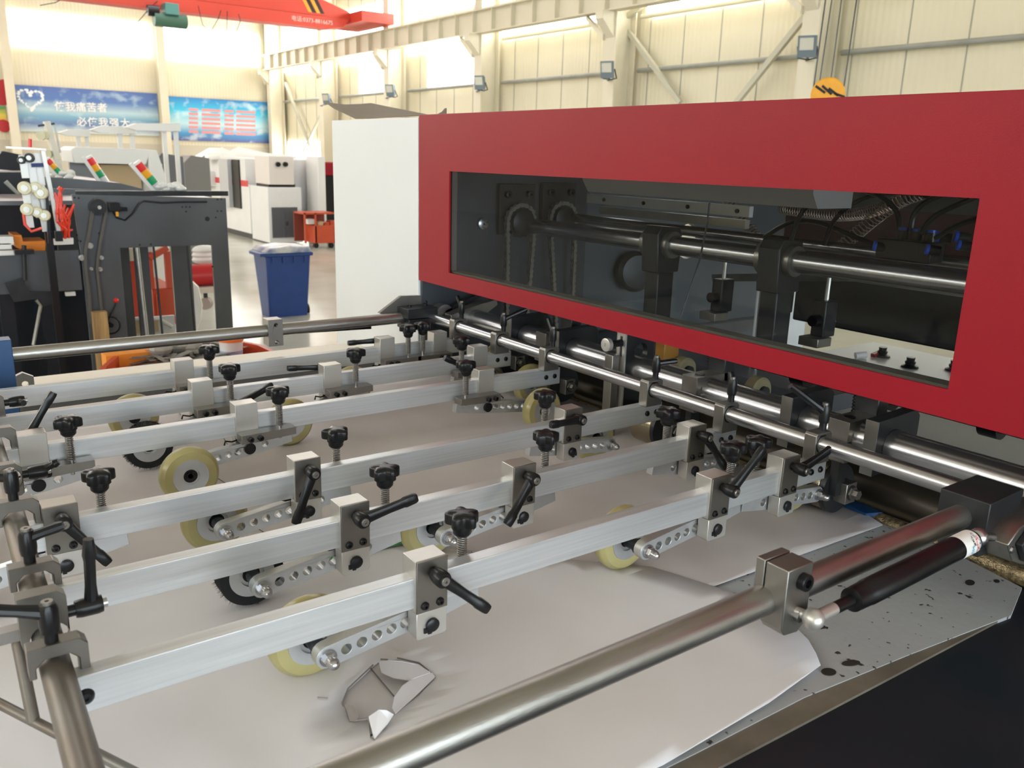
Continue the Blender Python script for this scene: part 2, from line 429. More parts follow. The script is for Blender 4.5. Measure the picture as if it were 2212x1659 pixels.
# bright translucent strip under the crane girder, one per bay
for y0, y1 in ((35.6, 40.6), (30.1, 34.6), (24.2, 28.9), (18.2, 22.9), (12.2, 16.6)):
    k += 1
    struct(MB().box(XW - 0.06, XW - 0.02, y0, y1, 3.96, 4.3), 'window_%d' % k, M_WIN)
M_SEAM = mat('panel_seam_grey', (0.35, 0.34, 0.29), 0.7)
for y in [5.0 + 1.15 * i for i in range(31)]:
    p = MB().box(XW - 0.012, XW - 0.001, y, y + 0.02, ZF, ZC).build('seam_strip', M_SEAM)
    p.parent = we; p.location = -we.location
M_GALV = mat('galvanised_steel', (0.34, 0.35, 0.32), 0.5, 0.4, var=0.15, vscale=3)
bays = [(-1.2, 4.9), (5.3, 10.9), (11.45, 16.7), (17.5, 22.7), (23.4, 28.6), (29.4, 34.4), (35.2, 40.6)]
for i, (a, b) in enumerate(bays):
    for zz, nm in ((2.66, 'wall_girt'), (3.92, 'wall_girt')):
        if zz > 3 and i > 3: continue
        g = MB().cyl((XW - 0.16, a, zz), (XW - 0.16, b, zz), 0.055, n=10)
        o = g.build(nm, M_GALV if zz < 3 else M_CREAM); o.parent = we; o.location = -we.location
# columns of the side wall with corbels
cy = [-1.6, 5.1, 11.2, 17.05, 23.05, 29.0, 34.8, 40.75]
pos = ['', '', 'second column from the right, behind the yellow hook block', 'column right of middle above the red cover, with long corbel', 'column above the left end of the red cover', 'column over the white cabinet panel', 'narrow far column beside the curled cardboard', 'corner column where the two cream walls meet']
for i, y in enumerate(cy):
    if i < 1: continue
    c = thing('wall_column', 'cream steel wall column, ' + (pos[i] if pos[i] else 'outside bay at the right end of the side wall'), 'column', (15.5, y, ZF), 'columns of the side wall')
    H = ZC - ZF
    MB().box(-0.34, -0.30, -0.2, 0.2, 0, H).build('flange', M_CREAM, c)
    MB().box(0.30, 0.34, -0.2, 0.2, 0, H).build('flange', M_CREAM, c)
    MB().box(-0.30, 0.30, -0.02, 0.02, 0, H).build('web', M_CREAM, c)
    MB().prism([(-0.34, 5.35), (-0.34, 4.75), (-0.75, 5.15), (-0.75, 5.35)], -0.14, 0.14).build('corbel', M_CREAM, c)
    MB().prism([(0.2, 4.85), (0.2, 4.7), (0.9, 5.25), (0.9, 5.35)], -0.42, -0.30, axis='x').build('knee_brace', M_CREAM, c)
    if i >= 2:
        pts = [(0.1, 0.30, z / 10 * H) for z in range(11)]
        MB().tube(pts, 0.055, 8).build('downpipe', mat('white_pipe_paint', (0.78, 0.75, 0.66), 0.5), c)
# end wall columns
for i, (x, lab) in enumerate(((-1.1, 'cream end wall column outside the left edge of the picture'), (4.57, 'cream end wall column beside the red flower banner at far left'), (10.45, 'cream end wall column between the two blue banners'))):
    c = thing('wall_column', lab, 'column', (x, YF - 0.3, ZF))
    MB().box(-0.17, 0.17, -0.22, -0.18, 0, ZC - ZF).build('flange', M_CREAM, c)
    MB().box(-0.17, 0.17, 0.2, 0.24, 0, ZC - ZF).build('flange', M_CREAM, c)
    MB().box(-0.02, 0.02, -0.18, 0.2, 0, ZC - ZF).build('web', M_CREAM, c)
# crane runway girder with web stiffeners
gd = thing('crane_girder', 'long cream crane runway girder with upright stiffener plates along the side wall', 'girder', (15.1, 12, 4.0))
MB().box(-0.16, 0.16, -6, 28.9, 0.62, 0.66).build('top_flange', M_CREAM, gd)
MB().box(-0.16, 0.16, -6, 28.9, 0.0, 0.03).build('bottom_flange', M_CREAM, gd)
MB().box(-0.01, 0.01, -6, 28.9, 0.03, 0.62).build('web', M_CREAM, gd)
MB().box(-0.03, 0.03, -6, 28.9, 0.66, 0.70).build('rail', M_GALV, gd)
sm = MB().box(-0.15, -0.01, 0, 0.03, 0.03, 0.62).mesh('stiffener', M_CREAM)
y = -5.8
while y < 28.8:
    link(sm, 'stiffener', gd, (0, y, 0)); y += 0.99
# diagonal braces
def brace(p, q, x, label):
    A = AT(*p, x=x); B = AT(*q, x=x)
    solo(MB().obox(A, B, 0.10, 0.12), 'wall_brace', mat('brace_paint', (0.52, 0.50, 0.40), 0.55), label, 'brace')
brace((1350, 58), (1470, 222), 15.75, 'long diagonal steel brace descending right from the corbel column above the red cover')
brace((1752, 20), (1560, 260), 15.65, 'diagonal steel brace rising right to the column beside the large floodlight')
brace((1352, 38), (1430, -22), 15.7, 'short diagonal brace above the corbel column at the top edge')
brace((616, 180), (678, 335), 15.7, 'diagonal brace leaning right near the corner of the two walls')
brace((716, 200), (655, 330), 15.75, 'pale diagonal brace crossing over the low window by the corner')

# floodlights on the columns
for px, py, s, lab in ((1744, 100, 1.0, 'largest grey floodlight, at the top right beside the hook cables'), (1313, 150, 1.0, 'grey floodlight on the column right of the picture middle'),
                       (1037, 178, 1.0, 'grey floodlight on the column above the white and red cover joint'), (844, 195, 1.0, 'small floodlight on the column above the white panel'), (706, 213, 1.0, 'smallest floodlight, above the tip of the curled cardboard')):
    p = AT(px, py, x=14.72)
    ycol = min(cy, key=lambda v: abs(v - p.y))
    t = thing('floodlight', lab, 'floodlight', p, 'floodlights on the side wall')
    t.rotation_euler = (0, R(-12), R(25))
    b = MB(); b.add([(-.06, -.17, -.2), (-.06, .17, -.2), (-.06, .17, .2), (-.06, -.17, .2), (.12, -.11, -.14), (.12, .11, -.14), (.12, .11, .14), (.12, -.11, .14)],
                    [(0, 3, 2, 1), (4, 5, 6, 7), (0, 1, 5, 4), (1, 2, 6, 5), (2, 3, 7, 6), (3, 0, 4, 7)])
    b.build('housing', M_FLOODM, t)
    MB().box(-.075, -.061, -.13, .13, -.06, .16).build('glass', mat('floodlight_glass', (0.62, 0.62, 0.55), 0.1, 0.3), t)
    MB().box(-.09, -.06, -.19, -.15, -.2, .2).build('visor', M_FLOODM, t)
    rinv = t.rotation_euler.to_matrix().inverted()
    MB().obox(rinv @ Vector((.05, 0, -.2)), rinv @ (Vector((15.15, ycol, p.z - .2)) - p), .05, .03).build('mounting_arm', M_BLKM, t)
    MB().tube([(0, .18, 0), (.1, .18, -.22), (.18, .0, -.26), (.1, -.18, -.22), (0, -.18, 0)], 0.015, 6).build('bracket', M_BLKM, t)

# crane bridge
yc = 29.5
cr = thing('bridge_crane', 'red overhead crane bridge with black and yellow stripes across the top left', 'crane', (0, yc, 4.0))
zt = lambda v: v - 4.0
MB().prism([(-12, zt(4.92)), (12.9, zt(4.92)), (13.9, zt(4.86)), (13.9, zt(5.15)), (12.3, zt(5.62)), (11.2, zt(5.82)), (9.5, zt(5.9)), (-12, zt(5.9))], -0.25, 0.25).build('bridge_girder', M_CRANE, cr)
MB().prism([(-12, zt(4.52)), (13.0, zt(4.52)), (13.6, zt(4.62)), (13.9, zt(4.90)), (-12, zt(4.90))], -0.32, 0.32).build('lower_box', M_CRANE, cr)
MB().box(13.9, 15.12, -1.2, 1.6, zt(4.78), zt(5.12)).build('end_truck', M_CRANE, cr)
MB().cyl((14.3, -0.9, zt(4.95)), (14.8, -0.9, zt(4.95)), 0.13, n=14).build('drive_motor', mat('teal_motor', (0.05, 0.22, 0.24), 0.4), cr)
for i in range(2):
    for q, mm in ((0, M_YEL), (1, M_BLKM)):
        x = AT(640, 8, y=yc - .26).x + i * 0.30 + q * 0.15
        MB().prism([(x + .42, zt(4.99)), (x + .55, zt(4.99)), (x + .06, zt(5.85)), (x - .07, zt(5.85))], -0.262, -0.252).build('warning_stripe', mm, cr)
tx = text_mesh('电话:0373-8816675', 0.185, mat('white_lettering', (0.80, 0.62, 0.56), 0.6), 'lettering', cr, (AT(675, 44, y=yc - .335).x, -0.335, AT(675, 45, y=yc - .335).z - 4.0), (R(90), 0, 0), 0.002)
# crane hoist trolley under the bridge, green
P = AT(365, 35, y=28.9)
ht = thing('hoist_trolley', 'dark green electric hoist hanging under the red crane bridge', 'hoist', P)
MB().cyl((-.45, 0, -.12), (.5, 0, -.12), 0.21, n=18).build('drum', M_SAILG, ht)
MB().box(-.15, .25, -.25, .25, .02, .35).build('gearbox', mat('hoist_teal_paint', (0.08, 0.24, 0.22), 0.5), ht, bevel=.02)
MB().cyl((-.62, 0, .1), (-.3, 0, .1), 0.16, n=14).build('motor', M_BLKM, ht)
cab = MB()
cab.tube([P + Vector(q) for q in ((0.9, 0, .4), (1.0, 0, -.15), (1.25, 0, -.3), (1.5, 0, .1), (1.6, 0, .35))], .012, 5)
cab.tube([P + Vector(q) for q in ((1.8, 0, .35), (1.75, 0, -.2), (2.0, 0, -.35), (2.2, 0, .1), (2.15, 0, .3))], .012, 5)
cab.tube([P + Vector(q) for q in ((-.3, 0, .4), (-.6, 0, .1), (-.95, 0, -.3))], .012, 5)
cab.tube([P + Vector(q) for q in ((-2.2, 0, .9), (-2.6, 0, .35), (-3.1, 0, .02), (-3.5, 0, -.1))], .012, 5)
solo(cab, 'festoon_cable', M_BLKM, 'thin dark loops of cable hanging from the red crane bridge', 'cable')

# hook block behind the red cover
P = AT(1788, 205, x=6.0)
hb = thing('hook_block', 'yellow hook block with black stripes hanging on wire ropes behind the red cover', 'hook', P)
nv = Vector((P.x, P.y, 0)).normalized(); sv = Vector((nv.y, -nv.x, 0))
MB().cyl(-nv * 0.06, nv * 0.06, 0.125, n=28).build('sheave_cover', M_YEL, hb, bevel=.01)
for k2 in range(4):
    a = -.095 + .048 * k2
    MB().obox(-nv * .062 + sv * a + Vector((0, 0, .06 + .012 * k2 - .01 * k2 * k2)), -nv * .062 + sv * (a + .075) + Vector((0, 0, .01 - .01 * k2)), .003, .018, up=(0, 0, 1)).build('warning_stripe', M_BLKM, hb)
for s in (-1, 1):
    MB().tube([sv * (s * .11) + Vector((0, 0, 0.03)), sv * (s * .11 + .05) + Vector((0, 0, 2.2)), sv * (s * .10 + .13) + Vector((0, 0, 6.2))], .006, 5).build('wire_rope', M_BLKM, hb)
    MB().tube([sv * (s * .04 - .03) + Vector((0, 0, 0.1)), sv * (s * .02 + .02) + Vector((0, 0, 2.2)), sv * (-s * .03 + .08) + Vector((0, 0, 6.2))], .005, 5).build('wire_rope', M_BLKM, hb)
MB().tube([Vector((0, 0, -.12)), Vector((0, 0, -.2)), sv * .05 + Vector((0, 0, -.27)), Vector((0, 0, -.33)), -sv * .06 + Vector((0, 0, -.28))], [.02, .022, .025, .025, .012], 8).build('hook', M_BLKM, hb)

# banners on the end wall
def banner(x0, x1, z0, z1, m, label):
    o = MB().box(x0, x1, YF - 0.09, YF - 0.06, z0, z1).build('wall_banner', m, None, centre=True)
    return tag(o, label, 'banner')
b0 = banner(-1.5, 4.38, 0.98, 2.72, mat_banner('flower_banner_print', [(0, (0.75, 0.25, 0.05)), (0.3, (0.75, 0.62, 0.10)), (0.45, (0.12, 0.32, 0.05)), (0.6, (0.30, 0.42, 0.55)), (1, (0.35, 0.45, 0.62))], (0.6, 0.65, 0.4)), 'wall banner with red flowers over yellow fields at the far left edge')
b1 = banner(4.80, 10.25, 0.9, 2.70, mat_banner('blue_sky_banner_print', [(0, (0.62, 0.70, 0.68)), (0.18, (0.14, 0.22, 0.42)), (0.36, (0.20, 0.40, 0.55)), (0.5, (0.45, 0.62, 0.68)), (0.72, (0.10, 0.20, 0.46)), (1, (0.09, 0.16, 0.42))], (0.50, 0.66, 0.72)), 'deep blue wall banner with white Chinese slogan and heart shaped cloud')
b2 = banner(10.66, 15.85, 0.75, 2.62, mat_banner('cyan_sky_banner_print', [(0, (0.10, 0.10, 0.30)), (0.18, (0.06, 0.30, 0.58)), (0.4, (0.50, 0.72, 0.78)), (0.7, (0.05, 0.52, 0.78)), (1, (0.03, 0.22, 0.55))], (0.80, 0.86, 0.84)), 'bright cyan wall banner with rows of small red text beside the corner')
MT = mat('white_banner_lettering', (0.88, 0.86, 0.84), 0.6)
for body, x0, x1, py in (('使我痛苦者', 118, 232, 231), ('必使我强大', 165, 282, 264)):
    n = len(body)
    for i, ch in enumerate(body):
        px = x0 + (x1 - x0) * (i + .5) / n
        p = AT(px, py + (px - x0) * 0.03, y=YF - 0.12)
        text_mesh(ch, 0.40, MT, 'lettering', b1, L(p, b1.location), (R(90), 0, 0), 0.002, 0.006)
MH = mat('pale_print', (0.80, 0.86, 0.88), 0.6)
h = MB()
for i in range(70):
    t = 2 * PI * i / 70
    hx = 16 * math.sin(t) ** 3; hz = 13 * math.cos(t) - 5 * math.cos(2 * t) - 2 * math.cos(3 * t) - math.cos(4 * t)
    c = AT(66, 213, y=YF - 0.1)
    h.sph((c.x + hx * 0.028 + random.uniform(-.04, .04), YF - 0.1, c.z + hz * 0.026 + random.uniform(-.03, .03)), random.uniform(.03, .06), 6, 4, (1, .1, 1))
o = h.build('heart_cloud_print', MH, b1); o.location = -b1.location
mr = mat('red_banner_print', (0.80, 0.30, 0.30), 0.6)
for r_ in range(6):
    for s0, s1 in ((408, 428), (436, 476), (485, 505), (510, 552)):
        A = AT(s0, 236 + r_ * 9.6 + (s0 - 408) * .05, y=YF - 0.1); B = AT(s1, 236 + r_ * 9.6 + (s0 - 408) * .05, y=YF - 0.1)
        o = MB().box(A.x, B.x, YF - .096, YF - .092, A.z - .055, A.z + .055).build('text_line', mr, b2); o.location = -b2.location
mf = mat('flower_red_print', (0.45, 0.02, 0.03), 0.5)
for (px, py, s) in ((10, 187, .28), (3, 208, .35), (14, 200, .2), (8, 272, .25)):
    c = AT(px, py, y=YF - 0.1)
    o = MB().sph(c, s, 12, 8, (1, .05, 1)).build('flower_print', mf, b0); o.location = -b0.location

# ================================================================== THE TABLE
TBL = thing('feed_table', 'scratched grey steel table top under the paper, with worn bare front edge', 'table', (0.5, 0.9, -0.03))
def tp(poly, z0, z1, name, m, par=TBL, bevel=0.0):
    o = MB().prism(poly, z0, z1, axis='z').build(name, m, par, bevel); o.location = -Vector(par.location); return o
tp([(-0.55, 0.415), (0.30, 0.408), (0.50, 0.401), (0.642, 0.398), (0.80, 0.382), (0.97, 0.362), (1.050, 0.386), (1.078, 0.50), (1.083, 1.60), (-0.55, 1.60)], -0.03, -0.0035, 'table_top', M_TABLE)
tp([(-0.55, 0.386), (0.50, 0.3790), (0.972, 0.3640), (0.80, 0.382), (0.642, 0.398), (0.50, 0.401), (0.30, 0.408), (-0.55, 0.415)], -0.0072, -0.0045, 'worn_edge', M_EDGE)
for px, py, rx, ry, a in ((2095, 1259, .0085, .005, .2), (1790, 1452, .008, .006, -.2), (2153, 1256, .005, .003, .2), (1838, 1433, .0105, .0045, -.35)):
    c = AT(px, py, z=-0.0035)
    pl = [(c.x + rx * math.cos(t * PI / 8) * math.cos(a) - ry * math.sin(t * PI / 8) * math.sin(a), c.y + rx * math.cos(t * PI / 8) * math.sin(a) + ry * math.sin(t * PI / 8) * math.cos(a)) for t in range(16)]
    tp(pl, -0.0035, -0.0028, 'screw_hole', mat('dark_hole_grime', (0.02, 0.016, 0.013), 0.7))
sp = thing('side_panel', 'dark slate steel side panel below the front table edge', 'panel', (0.5, 0.36, -1.3))
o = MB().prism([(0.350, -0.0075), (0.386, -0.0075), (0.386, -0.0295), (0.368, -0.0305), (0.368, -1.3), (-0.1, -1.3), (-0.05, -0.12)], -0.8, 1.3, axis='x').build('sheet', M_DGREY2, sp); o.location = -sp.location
c = AT(1828 * .0 + 2125, 1376, z=-0.02)
MB().lathe(L(c, sp.location) , L(c, sp.location) + Vector((0, -.2, .9)).normalized(), [(0, .0045), (.001, .0045), (.002, .001)], 12).build('screw', M_NICKL, sp)

# paper sheets lying on the table
def sheet(poly, z, m, label, holes=(), wob=0.0, curl=None):
    bm = bmesh.new()
    loops = [list(poly)] + [list(h) for h in holes]
    flat = [p for l in loops for p in l]
    tri = tessellate_polygon([[Vector((u, v, 0)) for u, v in l] for l in loops])
    vs = [bm.verts.new((u, v, z)) for u, v in flat]
    for t in tri:
        try: bm.faces.new([vs[i] for i in t])
        except ValueError: pass
    for it in range(4):
        es = [e for e in bm.edges if e.calc_length() > 0.045]
        if not es: break
        bmesh.ops.subdivide_edges(bm, edges=es, cuts=1)
        bmesh.ops.triangulate(bm, faces=bm.faces)
    from mathutils import noise
    for v in bm.verts:
        w = noise.noise(Vector((v.co.x * 5, v.co.y * 7, 1.3))) * 0.5 + 0.5
        v.co.z += wob * w
        if curl: v.co.z += curl(v.co.x, v.co.y)
    bmesh.ops.recalc_face_normals(bm, faces=bm.faces)
    if sum(f.normal.z for f in bm.faces) < 0: bmesh.ops.reverse_faces(bm, faces=bm.faces)
    me = bpy.data.meshes.new('paper_sheet'); bm.to_mesh(me); bm.free(); me.materials.append(m)
    for p in me.polygons: p.use_smooth = True
    ob = bpy.data.objects.new('paper_sheet', me); COL.objects.link(ob)
    so = ob.modifiers.new('thickness', 'SOLIDIFY'); so.thickness = 0.0005
    return tag(ob, label, 'paper')
T1 = [AT(px, py, z=0.004) for px, py in ((738, 1520), (752, 1487), (790, 1452), (806, 1436), (822, 1424), (858, 1421), (905, 1432), (930, 1452), (938, 1463), (905, 1500), (858, 1537), (835, 1560), (800, 1590), (795, 1552), (768, 1556), (756, 1540))]
hole = [(p.x, p.y) for p in T1]
front = [(-0.5, 0.44), (0.10, 0.43), (0.458, 0.402), (0.60, 0.407), (0.693, 0.417)]
arc = [(0.707, 0.432), (0.722, 0.452), (0.733, 0.478), (0.74, 0.51), (0.735, 0.56), (0.70, 0.66)]
near = sheet(front + arc + [(0.45, 0.90), (0.1, 0.95), (-0.5, 0.95)], 0.0010, M_PAPER2, 'large nearest white sheet with a torn hole, its right corner cut in a curve', [hole], 0.0021)
sheet([(0.05, 0.56), (0.724, 0.587), (1.067, 0.578), (1.085, 0.62), (1.09, 0.95), (0.6, 0.97), (0.05, 0.93)], 0.0000, M_PAPER, 'white sheet reaching the right end of the table below the nearest bar', [], 0.0009)
sheet([(-0.5, 0.93), (0.3, 0.94), (0.62, 0.955), (1.088, 0.93), (1.093, 1.12), (1.093, 1.30), (1.085, 1.60), (-0.5, 1.60)], 0.0000, M_PAPER, 'white sheet under the rear bars, with a small hand drawn mark', [], 0.0009)
# sheets leave seams; a dirty older sheet shows in the hole
tp([(0.2, 0.50), (0.5, 0.5), (0.5, 0.76), (0.2, 0.76)], -0.0033, -0.0027, 'old_paper_layer', mat('dirty_paper_layer', (0.50, 0.45, 0.41), 0.7, vscale=30, col2=(0.40, 0.35, 0.31)))
def flap(pts, name, m, par):
    vs = [L(AT(px, py, z=z), par.location) for px, py, z in pts]
    b = MB(); n = len(vs); vs2 = [v + Vector((0, 0, -.0006)) for v in vs]
    b.add(vs + vs2, [tuple(range(n)), tuple(reversed(range(n, 2 * n)))] + [(i, n + i, n + (i + 1) % n, (i + 1) % n) for i in range(n)])
    return b.build(name, m, par, angle=60)
fl = [([(818, 1429, .011), (838, 1426, .014), (868, 1428, .014), (905, 1436, .011), (930, 1452, .005), (897, 1464, .010), (884, 1470, .009), (850, 1464, .009), (824, 1452, .009)], M_PAPER),
      ([(905, 1455, .006), (930, 1448, .005), (940, 1462, .004), (900, 1500, .004), (854, 1541, .004), (847, 1528, .010), (852, 1505, .012), (870, 1480, .012)], M_PAPER),
      ([(796, 1548, .006), (818, 1533, .016), (835, 1534, .017), (850, 1543, .010), (838, 1562, .006), (808, 1597, .004)], M_PAPER2),
      ([(744, 1520, .004), (762, 1524, .010), (775, 1545, .009), (768, 1558, .004), (755, 1556, .004)], M_TEAR)]
for pts, m in fl: flap(pts, 'torn_flap', m, near)
tear = MB()
for a in ((738, 1520, 752, 1487), (752, 1487, 806, 1436), (822, 1424, 838, 1425), (858, 1421, 905, 1432), (905, 1432, 932, 1454), (800, 1592, 810, 1600), (768, 1556, 795, 1552), (686, 1507, 708, 1509), (1003, 1187, 1018, 1192)):
    A = AT(a[0], a[1], z=.0045); B = AT(a[2], a[3], z=.0045)
    tear.obox(A, B, .0009, .0012)
tear.build('torn_rim', M_TEAR, near)
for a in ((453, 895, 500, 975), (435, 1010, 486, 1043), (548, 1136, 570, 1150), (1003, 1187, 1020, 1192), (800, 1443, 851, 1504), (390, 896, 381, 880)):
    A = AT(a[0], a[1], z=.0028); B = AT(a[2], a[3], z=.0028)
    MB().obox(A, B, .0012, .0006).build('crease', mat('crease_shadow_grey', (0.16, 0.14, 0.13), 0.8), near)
mk = MB()
for q in (((1367, 907), (1371, 903), (1377, 906), (1373, 914), (1368, 917)), ((1373, 914), (1382, 913), (1388, 911))):
    mk.tube([AT(px, py, z=.0028) for px, py in q], .0011, 5)
solo(mk, 'ink_mark', M_BLK, 'small black hand drawn mark like a 2 on the white sheet', 'mark')
# green delivery belt under the bars
gb = MB()
for a in ((440, 978, 620, 936), (700, 1204, 905, 1161)):
    A = AT(a[0], a[1], z=.006); B = AT(a[2], a[3], z=.006); gb.obox(A, B, .012, .002)
solo(gb, 'green_belt', M_GREEN, 'narrow green belt seen between the wheels on the paper', 'belt')
# sunken dark strip and cream cover board behind the last bar
solo(MB().box(0.0, 1.1, 1.603, 1.784, -.012, -.002), 'belt_guard', mat('matt_black_strip', (0.012, 0.012, 0.013), 0.9), 'dark sunken steel strip between the last bar and the cream board', 'guard')
cbrd = MB(); cbrd.prism([(0.15, 1.785), (1.0, 1.785), (1.0, 2.0), (0.18, 2.0)], -.012, 0.0, axis='z')
solo(cbrd, 'cover_board', mat('pale_cream_board', (0.80, 0.74, 0.66), 0.6, bump=.1, bscale=200), 'long pale cream board edging the far side of the table', 'board')

# ================================================================== BARS
YB = [0.625, 0.779, 0.933, 1.198, 1.356, 1.511]
BW, Z0, Z1 = 0.016, 0.070, 0.101
ordn = ['nearest', 'second nearest', 'third nearest', 'third from the back', 'second from the back', 'rearmost']
for i, y in enumerate(YB):
    x0, x1 = (0.067, 0.985)
    t = thing('aluminium_bar', '%s of the six long square aluminium bars over the table' % ordn[i], 'bar', (x0, y, Z0), 'aluminium bars over the table')
    MB().box(0, x1 - x0, 0, BW, 0, Z1 - Z0).build('profile', M_ALU, t, bevel=.0008)
    for bx in (0.885, 0.905):
        MB().lathe((bx, 0, .016), (bx, -1, .016), [(0, .0045), (.0015, .0045), (.003, .003), (.003, .0015), (.001, .0015)], 14).build('bolt', M_BLKM, t)
    if i == 0:
        MB().lathe((0.006, 0, .014), (0.006, -1, .014), [(0, .0065), (.002, .006), (.004, .004), (.004, .002), (.002, .002)], 16).build('bolt', M_BLKM, t)

# ================================================================== PRESS WHEEL CLAMPS
ARM_A = R(7.0)
meshes = {}
def variant(sx, sy):
    """sx=1: wheel to the left of the block; sy=1: lever faces the camera.  Local origin: block centre on the bar, paper level."""
    key = (sx, sy)
    if key in meshes: return meshes[key]
    T = Matrix.Diagonal((sx, sy, 1, 1)); T.translation = Vector((0, BW / 2, 0))
    c = BW / 2
    def mb(): return MB(T)
    Y = lambda v: v - c
    d = {}
    # cap block, U-shaped over the bar
    d['clamp_block'] = mb().prism([(-.0165, .0665), (.0165, .0665), (.0165, .119), (-.0165, .119)], Y(-.0035), Y(.021)).mesh('clamp_block', M_NICKL)
    d['face_plate'] = mb().box(-.0165, .0165, Y(-.006), Y(-.0036), .0665, .119).mesh('face_plate', M_NICKD)
    d['lower_block'] = mb().prism([(-.0165, .0405), (-.0145, .0385), (.0145, .0385), (.0165, .0405), (.0165, .0662), (-.0165, .0662)], Y(-.005), Y(.0115)).mesh('lower_block', M_NICKL)
    b = mb()
    b.lathe((0, Y(-.005), .0515), (0, Y(-.3), .0515), [(0, .0068), (.003, .0068), (.0036, .0058), (.0038, 0.0001)], 22)
    b.box(-.0088, -.0050, Y(-.0066), Y(-.0050), .0445, .0495); b.box(-.0045, -.0005, Y(-.0066), Y(-.0050), .0425, .0465)
    d['pivot_pin'] = b.mesh('pivot_pin', M_BLKM)
    d['pivot_head'] = mb().lathe((0, Y(.0261), .0515), (0, Y(.4), .0515), [(0, .0085), (.003, .0085), (.0036, .0078), (.0037, .0001)], 24).mesh('pivot_head', M_BLKM)
    d['bolt'] = mb().lathe((0, 0, 0), (0, -1, 0), [(0, .0042), (.0015, .0042), (.0032, .0028), (.0032, .0014), (.0012, .0013)], 14).mesh('bolt', M_BLKM)
    d['cap_screw'] = mb().lathe((0, 0, 0), (0, 1, 0), [(0, .0042), (.0052, .0042), (.0056, .0036), (.0056, .0018), (.002, .0016)], 14).mesh('cap_screw', M_BLKM)
    # swing arm in its own frame, turned about the pivot
    def rot(u, v): return (u * math.cos(ARM_A) - v * math.sin(ARM_A), .0515 + u * math.sin(ARM_A) + v * math.cos(ARM_A))
    wl = -.0975
    out = [(.0655, -.0085), (.0655, .0070), (.055, .0105), (-.02, .0112), (wl + .004, .0112)] + [(wl + .0112 * math.cos(a), .0112 * math.sin(a)) for a in [PI / 2 + PI * k / 8 for k in range(0, 9)]] + [(wl + .004, -.0112), (.02, -.0112)]
    holes = [circ(h, 0, .0052, 14) for h in (wl + .0185, wl + .034, wl + .0495, wl + .065, wl + .0795)] + [circ(.0235, 0, .0052, 14)]
    d['swing_arm'] = mb().prism([rot(u, v) for u, v in out], Y(.014), Y(.026), holes=[[rot(u, v) for u, v in h] for h in holes]).mesh('swing_arm', M_ALUB)
    wx, wz = rot(wl, 0)
    wz = wz
    d['w'] = (wx * sx, wz)
    ax0 = Vector((wx, Y(0), .040))
    b = mb(); n_ = Vector((wx, 0, wz))
    b.lathe((wx, Y(.014), wz), (wx, Y(-1), wz), [(0, .0085), (.0015, .0085), (.0015, .0078), (.003, .0078)], 20)
    b.lathe((wx, Y(.011), wz), (wx, Y(-1), wz), [(0, .0066), (.005, .0066), (.0055, .006)], 6)
    b.lathe((wx, Y(.006), wz), (wx, Y(-1), wz), [(0, .0056), (.0045, .0056), (.0068, .0050), (.0086, .0038), (.0096, .0022), (.0100, .0001)], 20)
    d['acorn_nut'] = b.mesh('acorn_nut', M_CHROME)
    b = mb(); b.lathe((wx, Y(.026), wz), (wx, Y(1), wz), [(0, .0075), (.022, .0075)], 18); b.lathe((wx, Y(.026), wz), (wx, Y(1), wz), [(0, .010), (.004, .010)], 18)
    d['axle'] = b.mesh('axle', M_BLKM)
    ya, yb_ = Y(.046), Y(.068)
    b = mb()
    prof = [(0, .0245), (0, .0132), (.003, .0132), (.003, .0095), (.019, .0095), (.019, .0118), (.022, .0118), (.022, .0245)]
    b.ring((wx, ya, .0402), (wx, ya + 1, .0402), prof, 36)
    d['hub'] = b.mesh('hub', M_ALUB)
    b = mb(); b.ring((wx, ya + .0035, .0402), (wx, ya + 1, .0402), [(0, .0094), (0, .0035), (.015, .0035), (.015, .0094)], 28)
    b.ring((wx, ya + .002, .0402), (wx, ya + 1, .0402), [(0, .0062), (0, .0040), (.018, .0040), (.018, .0062)], 20)
    d['bearing'] = b.mesh('bearing', M_BLKM)
    b = mb(); b.ring((wx, ya - .001, .0402), (wx, ya + 1, .0402), [(0.0015, .0246), (0.001, .0300), (.0020, .0350), (.0065, .0392), (.0090, .0402), (.0160, .0402), (.0185, .0392), (.0230, .0350), (.0235, .0246)], 48)
    d['tyre'] = b.mesh('tyre', M_TYRE)
    b = mb(); b.ring((wx, ya - .001, .0402), (wx, ya + 1, .0402), [(0.001, .0246), (0.001, .0345), (.023, .0345), (.023, .0246)], 48)
    rnd = random.Random(3)
    for i in range(620):
        a = rnd.uniform(0, 2 * PI); yy = ya + rnd.uniform(.001, .021); r1 = rnd.uniform(.0375, .0402); da = rnd.uniform(-.03, .03)
        w = .018
        p = [(wx + math.cos(a - w) * .030, yy, .0402 + math.sin(a - w) * .030), (wx + math.cos(a + w) * .030, yy + .001, .0402 + math.sin(a + w) * .030), (wx + math.cos(a + da) * r1, yy, .0402 + math.sin(a + da) * r1)]
        b.add(p, [(0, 1, 2)])
    d['bristle_ring'] = b.mesh('bristle_ring', M_BRIST)
    # bracket and sprung rod on the far face
    d['bracket'] = mb().prism([(-.0165, .0650), (-.0165, .0780), (.066, .0790), (.066, .0680), (.010, .0650)], Y(.0215), Y(.0435)).mesh('bracket', M_NICK)
    return meshes.setdefault(key, d)
